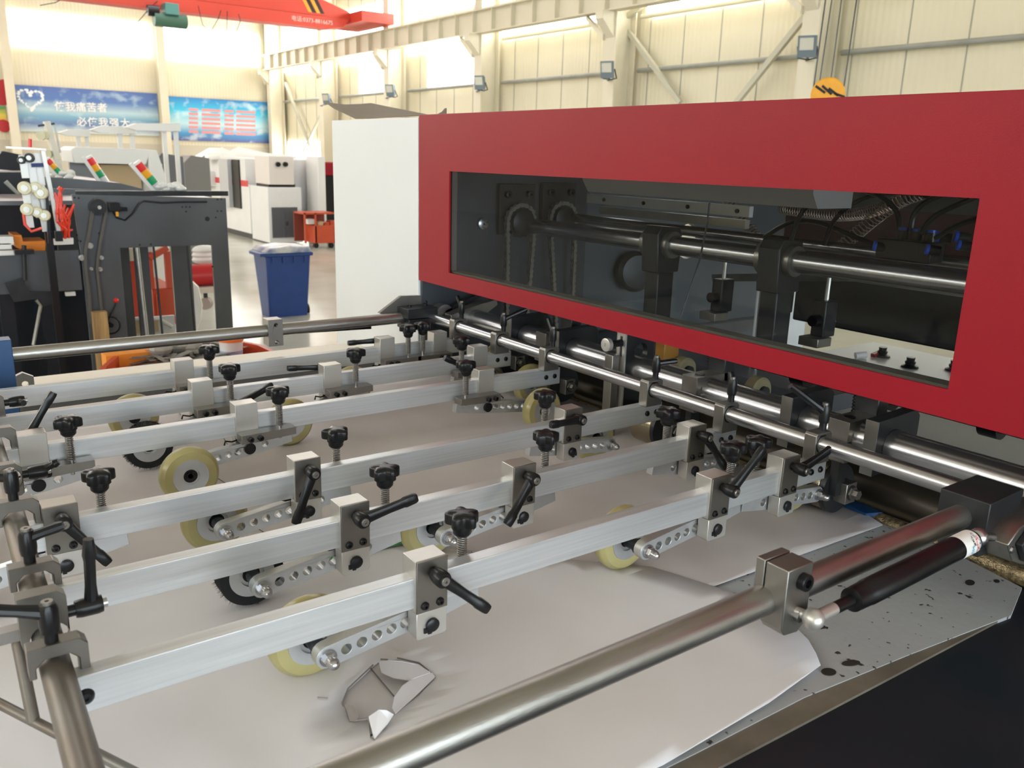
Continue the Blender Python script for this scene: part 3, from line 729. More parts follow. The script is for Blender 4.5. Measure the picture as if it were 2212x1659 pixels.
def knob_meshes():
    if 'k' in meshes: return meshes['k']
    d = {}
    b = MB(); n = 40
    rad = lambda i, s: (.0150 + .0030 * math.cos(5 * 2 * PI * i / n)) * s
    rings = [(.0, .97), (.001, 1.0), (.0090, 1.0), (.0112, .96), (.0128, .78), (.0136, .42)]
    vs = [(rad(i, s) * math.cos(2 * PI * i / n), rad(i, s) * math.sin(2 * PI * i / n), z) for z, s in rings for i in range(n)]
    fs = [(k * n + i, k * n + (i + 1) % n, (k + 1) * n + (i + 1) % n, (k + 1) * n + i) for k in range(5) for i in range(n)]
    fs += [tuple(reversed(range(n))), tuple(range(5 * n, 6 * n))]
    b.add(vs, fs)
    b.lathe((0, 0, 0), (0, 0, -1), [(0, .0112), (.004, .0110), (.0045, .0098), (.0095, .0094), (.0125, .0068)], 20)
    d['star_knob'] = b.mesh('star_knob', M_BLK, 50)
    d['threaded_rod'] = MB().cyl((0, 0, .005), (0, 0, -.066), .0026, n=10).mesh('threaded_rod', M_CHROME)
    pts = []
    for i in range(14 * 10 + 1):
        a = 2 * PI * i / 10; pts.append((.0046 * math.cos(a), .0046 * math.sin(a), -.0125 - .0335 * i / 140))
    d['spring'] = MB().tube(pts, .0008, 5).mesh('spring', M_NICK, 80)
    # clamping lever: axis along -Y, handle along +X
    b = MB()
    b.lathe((0, -.0035, 0), (0, -1, 0), [(0, .0052), (.0055, .0052), (.0055, .0072), (.012, .0080), (.019, .0080), (.0205, .0070)], 18)
    prof = [(0, .0066, .0066, -.015), (.012, .0056, .0048, -.018), (.03, .0048, .0038, -.021), (.046, .0050, .0038, -.0235), (.049, .0058, .0046, -.024), (.060, .0056, .0046, -.025), (.063, .0048, .0038, -.025)]
    vs = []; fs = []
    for x, hz, hy, yc_ in prof:
        for k in range(10):
            a = 2 * PI * k / 10; cx, sx_ = math.cos(a), math.sin(a)
            vs.append((x, yc_ + hy * math.copysign(abs(sx_) ** .6, sx_), hz * math.copysign(abs(cx) ** .6, cx)))
    K = len(prof)
    for q in range(K - 1):
        for k in range(10):
            l = (k + 1) % 10; fs.append((q * 10 + k, (q + 1) * 10 + k, (q + 1) * 10 + l, q * 10 + l))
    fs.append(tuple(range(10))); fs.append(tuple(reversed(range((K - 1) * 10, K * 10))))
    b.add(vs, [tuple(reversed(f)) for f in fs])
    d['clamp_lever'] = b.mesh('clamp_lever', M_BLK, 45)
    b = MB(); b.lathe((0, -.0235, 0), (0, -1, 0), [(0, .0044), (.0025, .0044), (.003, .0038), (.003, .0014), (.0012, .0012)], 14)
    d['lever_screw'] = b.mesh('lever_screw', M_NICK)
    b = MB(); b.v = [(x, -y, z) for x, y, z in MB_src(d['clamp_lever'])[0]]; b.f = [tuple(reversed(f)) for f in MB_src(d['clamp_lever'])[1]]
    d['clamp_lever_m'] = b.mesh('clamp_lever', M_BLK, 45)
    b = MB(); b.v = [(x, -y, z) for x, y, z in MB_src(d['lever_screw'])[0]]; b.f = [tuple(reversed(f)) for f in MB_src(d['lever_screw'])[1]]
    d['lever_screw_m'] = b.mesh('lever_screw', M_NICK)
    return meshes.setdefault('k', d)
def MB_src(me): return [tuple(v.co) for v in me.vertices], [tuple(p.vertices) for p in me.polygons]

BARN = ['nearest bar', 'second nearest bar', 'third nearest bar', 'third bar from the back', 'second bar from the back', 'rearmost bar']
def press_wheel(bar, x, sx, lever, knob_dx, kz, brush, label, lever_on=True):
    sy = 1 if bar < 3 else -1
    d = variant(sx, sy); K = knob_meshes()
    t = thing('press_wheel_clamp', label, 'clamp', (x, YB[bar], 0), 'press wheel clamps on the bars')
    c = BW / 2
    link(d['clamp_block'], 'clamp_block', t, bevel=.0007)
    fp = link(d['face_plate'], 'face_plate', t, bevel=.0004)
    lb = link(d['lower_block'], 'lower_block', t, bevel=.0006)
    link(d['pivot_pin'], 'pivot_pin', lb)
    yf = c + sy * (-.006 - c)
    for bx in (-.0082, .0082): link(d['bolt'], 'bolt', fp, (bx, yf - 0 * c, .0735)).location = (bx, yf - c if sy == 1 else yf - c, .0735)
    arm = link(d['swing_arm'], 'swing_arm', t, bevel=.0004)
    link(d['pivot_head'], 'pivot_head', arm)
    link(d['acorn_nut'], 'acorn_nut', arm); link(d['axle'], 'axle', arm)
    if brush:
        w = link(d['bristle_ring'], 'bristle_wheel', t); w['label'] = 'black bristle brush wheel'
    else:
        w = link(d['tyre'], 'wheel', t)
    link(d['hub'], 'hub', w); link(d['bearing'], 'bearing', w)
    br = link(d['bracket'], 'bracket', t, bevel=.0005)
    if sx == -1:
        pass
    yb2 = c + sy * (.0435 - c)
    for bx in (-.004, .0105): link(d['cap_screw'], 'cap_screw', br).location = (bx * sx, yb2 - c, .0715)
    ky = c + sy * (.0345 - c)
    kn = link(K['star_knob'], 'star_knob', t, (knob_dx, ky, kz))
    kn.rotation_euler = (0, 0, random.uniform(0, 1.2))
    link(K['threaded_rod'], 'threaded_rod', kn); link(K['spring'], 'spring', kn)
    if lever_on:
        suf = '' if sy == 1 else '_m'
        yl = c + sy * (-.004 - c)
        lv = link(K['clamp_lever' + suf], 'clamp_lever', t, (0, yl, .1065), (0, -R(lever), 0))
        link(K['lever_screw' + suf], 'lever_screw', lv)
    # torsion wire around the pivot
    wy = c + sy * (.0135 - c)
    MB().tube([(-sx * .012, wy, .064), (-sx * .022, wy + sy * .002, .0625), (-sx * .033, wy + sy * .006, .0665), (-sx * .036, wy + sy * .010, .062)], .0013, 6).build('torsion_wire', M_BLKM, arm)
    return t
LB = lambda b, s: s + ', on the ' + BARN[b]
CL = [
 (0, .367, 1, -42, .058, .125, False, 'nearest silver clamp, lever pointing down right, just above the torn hole'),
 (0, .766, 1, 50, .064, .126, False, 'middle silver clamp on the nearest bar, its lever raised up right'),
 (0, .900, -1, 25, -.020, .124, False, 'rightmost silver clamp on the nearest bar, wheel on its right'),
 (1, .363, 1, 14, .056, .125, True, 'silver clamp with bristle wheel and lever pointing right, second nearest bar'),
 (1, .588, 1, -132, .062, .127, False, 'middle silver clamp on the second nearest bar, lever hanging down left'),
 (1, .894, -1, -54, -.022, .125, False, 'rightmost silver clamp on the second nearest bar, lever hanging down right'),
 (2, .105, 1, -55, .045, .124, False, 'silver clamp at the left end of the third nearest bar, lever down right'),
 (2, .374, 1, -116, .055, .125, False, 'middle silver clamp on the third nearest bar, lever hanging over its face'),
 (2, .793, -1, 176, -.024, .127, False, 'right silver clamp on the third nearest bar, short lever pointing left'),
 (3, .113, 1, 55, .040, .127, False, 'plain backed clamp at the left end of the fourth bar, lever tilted up behind'),
 (3, .390, 1, 20, .044, .129, False, 'plain backed clamp with the fully visible yellow wheel, middle of the fourth bar'),
 (3, .815, -1, 152, -.052, .130, False, 'plain backed clamp on the right of the fourth bar, yellow wheel on its right'),
 (4, .373, 1, 20, .040, .132, True, 'plain backed clamp with black bristle wheel on the fifth bar'),
 (4, .597, 1, 177, .037, .134, False, 'middle plain backed clamp on the fifth bar, lever pointing left behind it'),
 (4, .908, -1, 150, -.053, .133, False, 'rightmost plain backed clamp on the fifth bar, wheel on its right'),
 (5, .387, 1, 30, .040, .131, False, 'left plain backed clamp on the rearmost bar, wheel on its left'),
 (5, .785, 1, -179, .040, .132, False, 'middle plain backed clamp on the rearmost bar, level lever pointing left'),
 (5, .909, -1, 150, -.050, .134, False, 'rightmost plain backed clamp on the rearmost bar, nearest the dark machine frame'),
]
for bar, x, sx, lv, kdx, kz, brush, lab in CL:
    press_wheel(bar, x, sx, lv, kdx, kz, brush, lab, lever_on=(bar, x) not in ((4, .373), (5, .387), (4, .908), (5, .909)))

# ================================================================== FRAME TUBES AND SHAFTS
ZS = .128; XS = .953
t = thing('thin_shaft', 'slim polished steel shaft carrying the right ends of the bars', 'shaft', (XS, 1.64, ZS))
MB().cyl((0, 0, 0), (0, -1.235, 0), .0113, n=28).build('rod', M_CHROME, t)
t = thing('thick_shaft', 'thick polished steel shaft below the red cover', 'shaft', (1.05, 1.66, .120))
MB().cyl((0, 0, 0), (0, -1.75, 0), .0235, n=36).build('rod', M_CHROME, t)
yt = .392
t = thing('front_tube', 'long dull steel tube crossing the foreground diagonally', 'tube', (.0, yt, ZS))
MB().cyl((-.02, 0, 0), (.90, 0, 0), .0127, n=32).build('tube', M_STEEL, t)
t = thing('rear_tube', 'long dull steel tube along the far side of the table', 'tube', (.10, 1.646, ZS))
MB().cyl((.0, 0, 0), (.83, 0, 0), .0122, n=28).build('tube', M_STEEL, t)
t = thing('left_tube', 'brown stained steel tube at the lower left corner, holding the left bar ends', 'tube', (.075, 1.17, .103))
MB().cyl((.007, .48, 0), (-.0215, -.72, 0), .0110, n=28).build('tube', M_RUST, t)

# corner blocks
t = thing('corner_block', 'black steel corner block joining the front tube and thin shaft', 'block', (.91, .39, .10))
MB().prism([(-.037, -.026), (.04, -.024), (.04, .026), (-.037, .026)], .018, .052, axis='z').build('upper_half', M_DKST, t, bevel=.001)
MB().prism([(-.030, -.020), (.04, -.020), (.04, .024), (-.030, .024)], -.012, .0165, axis='z').build('lower_half', M_DKST, t, bevel=.001)
t = thing('corner_block', 'black steel corner block joining the rear tube and thin shaft', 'block', (.93, 1.64, .10))
MB().box(-.04, .035, -.03, .03, .030, .052).build('upper_half', M_DKST, t, bevel=.001)
MB().box(-.035, .035, -.026, .03, .004, .028).build('lower_half', M_DKST, t, bevel=.001)
for bx in (-.02, .02): MB().cyl((bx, 0, .052), (bx, 0, .056), .004, n=12).build('bolt', M_BLKM, t)
t = thing('mounting_bracket', 'dark triangular plate bolted to the machine frame behind the rear corner block', 'bracket', (.93, 1.655, .10))
MB().prism([(-.085, .040), (-.03, .074), (.062, .070), (.062, .015), (-.03, .015)], .004, .014).build('plate', M_NICK, t, bevel=.0005)
for bx, bz in ((.03, .056), (.048, .035)): MB().lathe((bx, .004, bz), (bx, -1, bz), [(0, .005), (.004, .005), (.0045, .002), (.001, .002)], 12).build('bolt', M_BLKM, t)

# split clamp and gas spring on the front tube
t = thing('split_clamp', 'split steel clamp block bolted around the front tube', 'clamp', (.568, .39, .10))
ho = circ(0, .028, .0127, 24)
MB().prism([(-.0165, .010), (-.0165, .0635), (.0165, .0635), (.0165, .010), (.006, .002), (-.012, .004)], -.0195, .0022, holes=[]).build('front_half', M_NICK, t, bevel=.0008)
MB().prism([(-.0165, .012), (-.0165, .0640), (.0165, .0640), (.0165, .012)], .0037, .0125).build('rear_half', M_NICK, t, bevel=.0008)
MB().lathe((.003, -.0195, .050), (.003, -1, .050), [(0, .0075), (.006, .0075), (.0068, .0068), (.0068, .0038), (.001, .0036)], 20).build('cap_screw', M_BLKM, t)
MB().lathe((.002, -.0195, .020), (.002, -1, .020), [(0, .0062), (.005, .0062)], 6).build('hex_nut', M_CHROME, t)
gy = .356
A = AT(1757, 1337, y=gy); B = AT(2113, 1160, y=gy)
t = thing('gas_spring', 'black gas spring with white printed label between the clamp and the right bracket', 'gas spring', A)
dv = (B - A); Lg = dv.length; dn = dv.normalized()
MB().sph((0, 0, 0), .0092, 20, 12).build('ball_socket', M_NICKL, t)
MB().cyl((0, 0, 0), Vector((-.003, .018, .001)), .0042, n=12).build('ball_stud', M_NICKL, t)
MB().lathe((0, 0, 0), dn, [(.006, .0055), (.028, .0055)], 18).build('end_fitting', M_NICKL, t)
MB().lathe((0, 0, 0), dn, [(.026, .0052), (.060, .0052)], 18).build('piston_rod', M_BLK, t)
MB().lathe((0, 0, 0), dn, [(.052, .0075), (.053, .0105), (.075, .0110), (.076, .0115), (Lg - .016, .0115), (Lg - .012, .0098)], 32).build('cylinder', M_BLK, t)
lbl = MB().lathe((0, 0, 0), dn, [(Lg - .045, .01175), (Lg - .018, .01175)], 32, cap=False).build('paper_label', mat('white_sticker', (0.80, 0.79, 0.76), 0.4), t)
MB().sph(dn * Lg, .0092, 20, 12).build('ball_socket', M_CHROME, t)
MB().cyl(dn * (Lg - .012), dn * (Lg - .003), .0060, n=14).build('end_fitting', M_NICKL, t)
cv = -(A + dn * Lg * .9 - Vector((0, 0, CH))).normalized()       # label faces outwards, toward the front of the machine
up = (Vector((0, 0, 1)) - dn * dn.z).normalized(); sd = dn.cross(up)
if sd.y > 0: sd = -sd
cols = {'k': mat('label_black_ink', (0.05, 0.05, 0.06), 0.5), 'r': mat('label_red_ink', (0.7, 0.03, 0.04), 0.5), 'b': mat('label_blue_ink', (0.02, 0.35, 0.62), 0.5)}
for body, ua, wa, s, cc in (('CO.', -.024, 62, .0042, 'k'), ('气弹簧', -.030, 40, .0036, 'k'), ('请勿拆卸', -.025, 22, .0030, 'r'), ('502', -.033, 0, .0060, 'b'), ('0T02', -.024, -8, .003, 'k'), ('N5T', -.021, 44, .003, 'r'), ('严禁火烧', -.0205, 10, .0028, 'k')):
    w = R(wa); nrm = sd * math.cos(w) + up * math.sin(w); tang = (-sd * math.sin(w) + up * math.cos(w))
    Mx = Matrix((( -tang.x, dn.x, nrm.x), (-tang.y, dn.y, nrm.y), (-tang.z, dn.z, nrm.z)))
    if Mx.determinant() < 0: Mx = Matrix(((tang.x, dn.x, nrm.x), (tang.y, dn.y, nrm.y), (tang.z, dn.z, nrm.z)))
    o = text_mesh(body, s, cols[cc], 'lettering', lbl, dn * (Lg + ua) + nrm * .01195, Mx.to_euler(), .00005)
# right hand bracket arm
Bw = B
t = thing('pivot_arm', 'polished steel lever arm at the right edge holding the gas spring', 'bracket', Bw)
MB().cyl((.004, -.002, 0), (.022, -.004, -.004), .0045, n=14).build('ball_stud', M_CHROME, t)
pts = [L(AT(px, py, y=gy + .005), Bw) for px, py in ((2140, 1165), (2165, 1130), (2205, 1100), (2330, 1010), (2380, 1070), (2230, 1180), (2210, 1205), (2185, 1212), (2150, 1200))]
MB().prism([(p.x, p.z) for p in pts], -.012, .016).build('arm_plate', M_STEEL, t, bevel=.001)
MB().prism([(p.x + .016, p.z - .002) for p in pts], -.019, -.0125).build('cover_plate', M_DKST, t, bevel=.001)
c = L(AT(2185, 1188, y=gy - .016), Bw)
MB().lathe(c, c + Vector((0, -1, 0)), [(0, .004), (.002, .003)], 10).build('screw', M_CHROME, t)

# ---- hooks of the bars on the thin shaft
hookp = [(.938, .101), (.938, .141), (.941, .144), (.968, .144), (.972, .140), (.972, .134)] + [(XS + .0125 * math.cos(a), ZS + .0125 * math.sin(a)) for a in [R(40) + R(280) * k / 12 for k in range(13)]] + [(.972, .120), (.972, .101)]
hookp = [(x - XS, z) for x, z in hookp]
hm = MB().prism(hookp, -.009, .009).mesh('saddle', M_NICK)
lab = ['nearest bar', 'second nearest bar', 'third nearest bar', 'third bar from the back', 'second bar from the back', 'rearmost bar']
LVR = [(150, 35, .062), (80, 70, .020), (-20, 5, .035), (95, 60, .030), (-30, 25, .05), (80, 40, .03)]
K = knob_meshes()
for i, y in enumerate(YB):
    t = thing('shaft_clamp', 'nickel saddle clamp on the thin shaft above the ' + lab[i], 'clamp', (XS, y - .002, 0), 'saddle clamps on the thin shaft')
    link(hm, 'saddle', t, bevel=.0008)
    b = MB(); b.lathe((.010, 0, .144), (.010, 0, 2), [(0, .0048), (.010, .0048), (.010, .0062), (.014, .0070), (.028, .0066), (.034, .0050)], 16)
    bo = b.build('lever_boss', M_BLK, t)
    MB().lathe((.010, 0, .178), (.010, 0, 2), [(0, .0040), (.003, .0040), (.0034, .003), (.0034, .001)], 12).build('lever_screw', M_NICK, bo)
    az, el, ln = LVR[i]
    dv = Vector((math.cos(R(az)) * math.cos(R(el)), math.sin(R(az)) * math.cos(R(el)), math.sin(R(el))))
    p0 = Vector((.010, 0, .168))
    MB().tube([p0, p0 + dv * ln * .3, p0 + dv * ln * .8, p0 + dv * ln], [.0055, .0045, .0048, .0040], 10).build('lever_handle', M_BLK, bo)
# ---- left end plates on the stained tube
def end_plate(x1, y, ztop, zbot, lev, label, slot=True, w=.040, lz=None, ll=1.0):
    xt = .075 + .007 * (y - 1.17) / .48 if y > 1.17 else .075 - .0215 * (1.17 - y) / .72
    t = thing('end_clamp_plate', label, 'clamp', (x1, y, 0), 'clamp plates on the left tube')
    c = xt - x1
    z = .103
    if slot:
        poly = [(-w, ztop), (-.005, ztop), (0, ztop - .005), (0, zbot), (c + .014, zbot), (c + .014, z + .008), (c + .008, z + .0140), (c - .008, z + .0140), (c - .0145, z + .008), (c - .0145, z), (-w, z)]
        b = MB().prism(poly, -.007, .007)
    else:
        b = MB().prism([(-w, ztop), (-.006, ztop), (0, ztop - .006), (0, zbot + .005), (-.006, zbot), (c - .016, zbot), (-w, z)], -.007, .007, holes=[circ(c, z, .0145, 22)])
    b.build('plate', M_NICKD, t, bevel=.0007)
    if lev == 'up':
        q = MB(); q.lathe((c - .002, 0, ztop), (c - .002, 0, 3), [(0, .0048), (.008, .0048), (.008, .0065), (.014, .0072), (.026, .0070), (.030, .0055)], 16)
        bo = q.build('lever_boss', M_BLK, t)
        MB().lathe((c - .002, 0, ztop + .0295), (c - .002, 0, 3), [(0, .0042), (.003, .0042), (.003, .0015), (.001, .0013)], 12).build('lever_screw', M_NICK, bo)
        dv = Vector(lz if lz else (-1, .15, .05)).normalized(); p0 = Vector((c - .002, 0, ztop + .023))
        MB().tube([p0, p0 + dv * .02 * ll, p0 + dv * .05 * ll, p0 + dv * .06 * ll], [.0060, .0046, .0050, .0042], 10).build('lever_handle', M_BLK, bo)
    if lev == 'side':
        q = MB(); zz = (ztop + zbot) / 2 + .004
        q.lathe((0, 0, zz), (9, 0, zz), [(0, .0048), (.006, .0048), (.006, .0068), (.010, .0076), (.022, .0078), (.026, .0070)], 16)
        bo = q.build('lever_boss', M_BLK, t)
        MB().lathe((.0255, 0, zz), (9, 0, zz), [(0, .0040), (.004, .0040), (.004, .0015), (.001, .0013)], 12).build('lever_screw', M_CHROME, bo)
        dv = Vector(lz if lz else (.05, 0, 1)).normalized(); p0 = Vector((.018, 0, zz))
        MB().tube([p0, p0 + dv * .018 * ll, p0 + dv * .040 * ll, p0 + dv * .045 * ll, p0 + dv * .058 * ll], [.0062, .0045, .0046, .0056, .0040], 10).build('lever_handle', M_BLK, bo)
    return t
end_plate(.080, .642, .127, .088, 'up', 'slotted end plate with long black lever, at the left end of the nearest bar', lz=(-1, .25, .25))
end_plate(.084, .792, .125, .092, 'up', 'slotted end plate with pale topped lever, at the left end of the second nearest bar', lz=(.9, -.2, .25), ll=.5)
end_plate(.088, .945, .129, .092, 'up', 'slotted end plate with lever, at the left end of the third nearest bar', lz=(-1, .5, .1), ll=.6)
end_plate(.097, 1.212, .129, .092, '', 'slotted end plate at the left end of the third bar from the back')
end_plate(.100, 1.37, .133, .095, 'side', 'slotted end plate with sideways lever, left end of the second bar from the back', lz=(.2, -1, .1), ll=.4)
end_plate(.075, .695, .143, .088, 'side', 'round holed clamp plate with upright black lever, between the two nearest bars', slot=False, w=.034)
end_plate(.088, 1.085, .122, .080, 'side', 'round holed clamp plate with shiny level lever, behind the third nearest bar', slot=False, w=.034, lz=(1, -.2, .5), ll=.4)
# thin struts below the left tube
t = thing('support_strut', 'thin brown steel rods below the left tube at the lower left corner', 'rod', (.05, .7, .0))
def rodp(a, b, za, zb, r):
    A = L(AT(*a, z=za), (.05, .7, 0)); B = L(AT(*b, z=zb), (.05, .7, 0)); MB().cyl(A, B, r, n=14).build('rod', M_RUST, t)
rodp((-40, 1500), (330, 1690), .035, .035, .0042)
rodp((38, 1385), (73, 1560), .09, .035, .0048)
p = L(AT(30, 1370, z=.098), (.05, .7, 0))
MB().box(p.x - .012, p.x + .012, p.y - .006, p.y + .006, p.z - .004, p.z + .006).build('rod_bracket', M_NICK, t)
# blue posts
p = AT(15, 785, y=1.62)
solo(MB().box(p.x - .022, p.x + .010, 1.615, 1.65, .0, .160), 'blue_post', M_BLUEP, 'blue painted upright plate at the left edge holding the rear tube', 'post', bevel=.001)
solo(MB().box(.085, .112, 1.63, 1.66, .035, .070), 'blue_block', M_BLUEP, 'small blue block at the left edge below the rear tube', 'block')
p = AT(50, 820, z=.03)
b = MB(); b.prism([(p.x - .018, .0), (p.x + .018, .0), (p.x + .018, .035), (p.x, .045), (p.x - .012, .04)], p.y - .006, p.y + .006, holes=[circ(p.x + .002, .022, .006, 14)])
solo(b, 'hinge_lug', M_NICK, 'small nickel lug with a hole standing beside the blue post', 'bracket')
b = thing('rail_block', 'nickel square block with two holes clamped on the rear tube', 'block', (.60, 1.646, .10))
MB().prism([(-.015, -.002), (.015, -.002), (.015, .052), (-.015, .052)], -.0165, .014, holes=[circ(.001, .041, .004, 12), circ(.001, .006, .004, 12)]).build('block', M_NICK, b, bevel=.0008)
solo(MB().obox(AT(640, 716, y=1.68), AT(800, 706, y=1.68), .01, .008), 'damper_rod', M_BLK, 'thin black rod beneath the rear tube beside the white panel', 'rod')

# ================================================================== RED COVER AND MACHINE FRAME
XR = .945
rc = thing('red_cover', 'large glossy red safety cover with long clear viewing window', 'cover', (XR, .9, .207))
O = Vector(rc.location)
ya, yb2, za, zb = -.30, 1.66, .207, .557
w0, w1, v0, v1 = .461, 1.534, .240, .449
front = MB().prism([(ya, za), (yb2, za), (yb2, zb), (ya, zb)], XR, XR + .004, axis='x', holes=[[(w0, v0), (w1, v0 - .001), (w1 + .001, v1 - .002), (w0, v1 + .002)]])
o = front.build('front_panel', M_RED, rc); o.location = -O
o = MB().box(XR + .0005, XR + 1.36, ya, yb2, zb - .001, zb + .003).build('top_panel', M_RED, rc, bevel=.001); o.location = -O
o = MB().box(XR + .004, XR + .025, ya, yb2, za, za + .004).build('bottom_lip', M_RED, rc); o.location = -O
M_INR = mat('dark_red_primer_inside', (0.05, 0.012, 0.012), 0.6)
b = MB(); b.box(XR + .0088, XR + .022, w0 - .02, w0 - .004, v0 - .02, v1 + .02); b.box(XR + .0088, XR + .022, w1 + .004, w1 + .02, v0 - .02, v1 + .02)
o = b.build('window_side_channel', mat('brown_grey_channel', (0.12, 0.10, 0.09), 0.5), rc); o.location = -O
b = MB(); b.box(XR + .010, XR + .034, w0 - .02, w1 + .02, v0 - .012, v0 + .002)
o = b.build('window_bottom_ledge', mat('dusty_brown_ledge', (0.13, 0.12, 0.10), 0.7), rc); o.location = -O
o = MB().box(XR + .0045, XR + .0075, w0 - .012, w1 + .012, v0 - .01, v1 + .012).build('window_pane', M_ACR, rc); o.location = -O
o = MB().box(XR + 1.325, XR + 1.345, ya, 1.69, .17, zb - .01).build('inner_back_panel', M_INR, rc); o.location = -O
o = MB().box(XR + .0045, XR + 1.32, ya, yb2, zb - .008, zb - .003).build('inner_lining', M_INR, rc); o.location = -O
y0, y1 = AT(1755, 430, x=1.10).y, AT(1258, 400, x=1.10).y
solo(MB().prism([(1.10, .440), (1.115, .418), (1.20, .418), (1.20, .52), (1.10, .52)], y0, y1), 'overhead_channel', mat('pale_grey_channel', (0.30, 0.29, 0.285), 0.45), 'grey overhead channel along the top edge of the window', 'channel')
solo(MB().tube([AT(1533, 438, x=1.16), AT(1528, 480, x=1.16), AT(1512, 560, x=1.13), AT(1468, 690, x=1.10)], .0018, 6), 'thin_cable', M_BLKM, 'thin black cable slanting down in front of the shafts', 'cable')
# white side cabinet to the left
t = thing('white_side_cover', 'plain white sheet metal side cover left of the red cover', 'cover', (XR + .2, 1.88, -1.3))
o = MB().box(XR, XR + .47, 1.6635, 2.105, -1.28, .555).build('panel', M_WHITE, t, bevel=.0015); o.location = -t.location
o = MB().box(XR + .012, XR + .5, 2.106, 2.125, -1.35, .375).build('edge_strip', M_DGREY, t); o.location = -t.location
# inner side frame plates
t = thing('machine_side_frame', 'shade-toned slate painted machine side frame behind the window', 'frame', (1.4, 1.67, -1.35))
o = MB().box(XR + .006, 1.425, 1.655, 1.6634, -1.35, .53).build('front_plate', M_DGREYM, t); o.location = -t.location
o = MB().prism([(1.425, -1.35), (2.30, -1.35), (2.30, .50), (1.425, .50)], 1.70, 1.72, holes=[circ(1.85, .26, .05, 20)]).build('rear_plate', mat('mid_grey_plate', (0.10, 0.115, 0.135), 0.45, 0.1, var=.1), t); o.location = -t.location
o = MB().box(1.425, 2.30, 1.664, 1.70, -.02, .015).build('cross_rib', M_DGREY, t); o.location = -t.location
o = MB().box(2.302, 2.45, 1.70, 1.72, -1.35, .30).build('outer_white_edge', M_WHITE, t); o.location = -t.location
lb_ = MB()
for z in (1.66, 1.675):
    pass
# bearing housings, sprockets, chains
for (px, py, lab2) in ((1118, 478, 'left'), (1208, 472, 'right')):
    c = AT(px, py, y=1.64)
    t = thing('chain_drive', 'dark bearing housing with roller chain around its %s sprocket, behind the window' % lab2, 'drive', (c.x, 1.652, c.z), 'chain drives behind the window')
    MB().box(-.052, .05, -.012, 0, -.03, .085).build('housing', M_DKST, t, bevel=.001)
    for bx in (-.032, .03):
        MB().lathe((bx, -.012, .062), (bx, -1, .062), [(0, .0085), (.010, .0085), (.0105, .0075), (.0105, .004), (.002, .004)], 16).build('cap_screw', M_BLKM, t)
    te = []
    for i in range(64):
        a = 2 * PI * i / 64; te.append((.036 * (1 + .05 * math.cos(16 * a)) * math.cos(a), .036 * (1 + .05 * math.cos(16 * a)) * math.sin(a)))
    MB().prism(te, -.028, -.022).build('sprocket', M_DKST, t)
    MB().lathe((0, -.012, 0), (0, -1, 0), [(0, .030), (.026, .030), (.028, .026)], 24).build('hub', M_DKST, t)
    path = []
    Rr = .0395
    for i in range(12): 
        a = PI * i / 11; path.append((-Rr * math.cos(a), Rr * math.sin(a)))
    right = [(Rr - .002 * j * (.5 if lab2 == 'left' else -.1), -.0165 * j) for j in range(1, 22)]
    left = [(-Rr + (.002 * j if lab2 == 'right' else 0.0004 * j), -.0165 * j) for j in range(21, 0, -1)]
    path = left + path + right
    acc = [Vector((path[0][0], 0, path[0][1]))]
    for p in path[1:]:
        v = Vector((p[0], 0, p[1]))
        while (v - acc[-1]).length >= .0127:
            acc.append(acc[-1] + (v - acc[-1]).normalized() * .0127)
    lk = []
    for wd_ in (.0058, .0042):
        b = MB()
        out = [(0 + .0052 * math.cos(a), .0052 * math.sin(a)) for a in [PI / 2 + PI * k / 5 for k in range(6)]] + [(.0064, -.0032)] + [(.0127 + .0052 * math.cos(a), .0052 * math.sin(a)) for a in [-PI / 2 + PI * k / 5 for k in range(6)]] + [(.0064, .0032)]
        b.prism(out, -wd_, -wd_ + .0014); b.prism(out, wd_ - .0014, wd_); b.cyl((0, -wd_ - .001, 0), (0, wd_, 0), .0024, n=8)
        lk.append(b.mesh('chain_link', M_NICK))
    for i in range(len(acc) - 1):
        d_ = acc[i + 1] - acc[i]; a = math.atan2(d_.z, d_.x)
        link(lk[i % 2], 'chain_link', t, (acc[i].x, -.025, acc[i].z), (0, -a, 0))
# two polished shafts behind the window
s1 = AT(1130, 484, y=1.63)
t = thing('drive_shaft', 'front thick polished shaft with two collars, behind the window', 'shaft', (1.235, 1.63, .322))
MB().cyl((0, 0, 0), (0, -1.9, 0), .0185, n=30).build('rod', M_CHROME, t)
for yy, px in ((1.16, 1430), (.86, 1690)):
    y_ = AT(px, 520, x=1.235).y
    MB().prism([(-.030, -.055), (.030, -.055), (.034, .015), (.028, .032), (-.024, .036), (-.034, .02)], y_ - 1.63 - .022, y_ - 1.63 + .022).build('bearing_bracket', M_DKST, t, bevel=.002)
    MB().box(-.022, .022, y_ - 1.63 - .018, y_ - 1.63 + .018, -.19, -.05).build('bracket_leg', M_DKST, t, bevel=.002)
    MB().cyl((0, y_ - 1.63 + .022, 0), (0, y_ - 1.63 + .034, 0), .030, n=26).build('collar', M_NICK, t)
    MB().cyl((0, y_ - 1.63 - .034, 0), (0, y_ - 1.63 - .022, 0), .026, n=26).build('collar', M_NICK, t)
t = thing('drive_shaft', 'rear thinner polished shaft, partly hidden behind the front one', 'shaft', (1.345, 1.63, .341))
MB().cyl((0, 0, 0), (0, -1.9, 0), .0105, n=26).build('rod', M_CHROME, t)
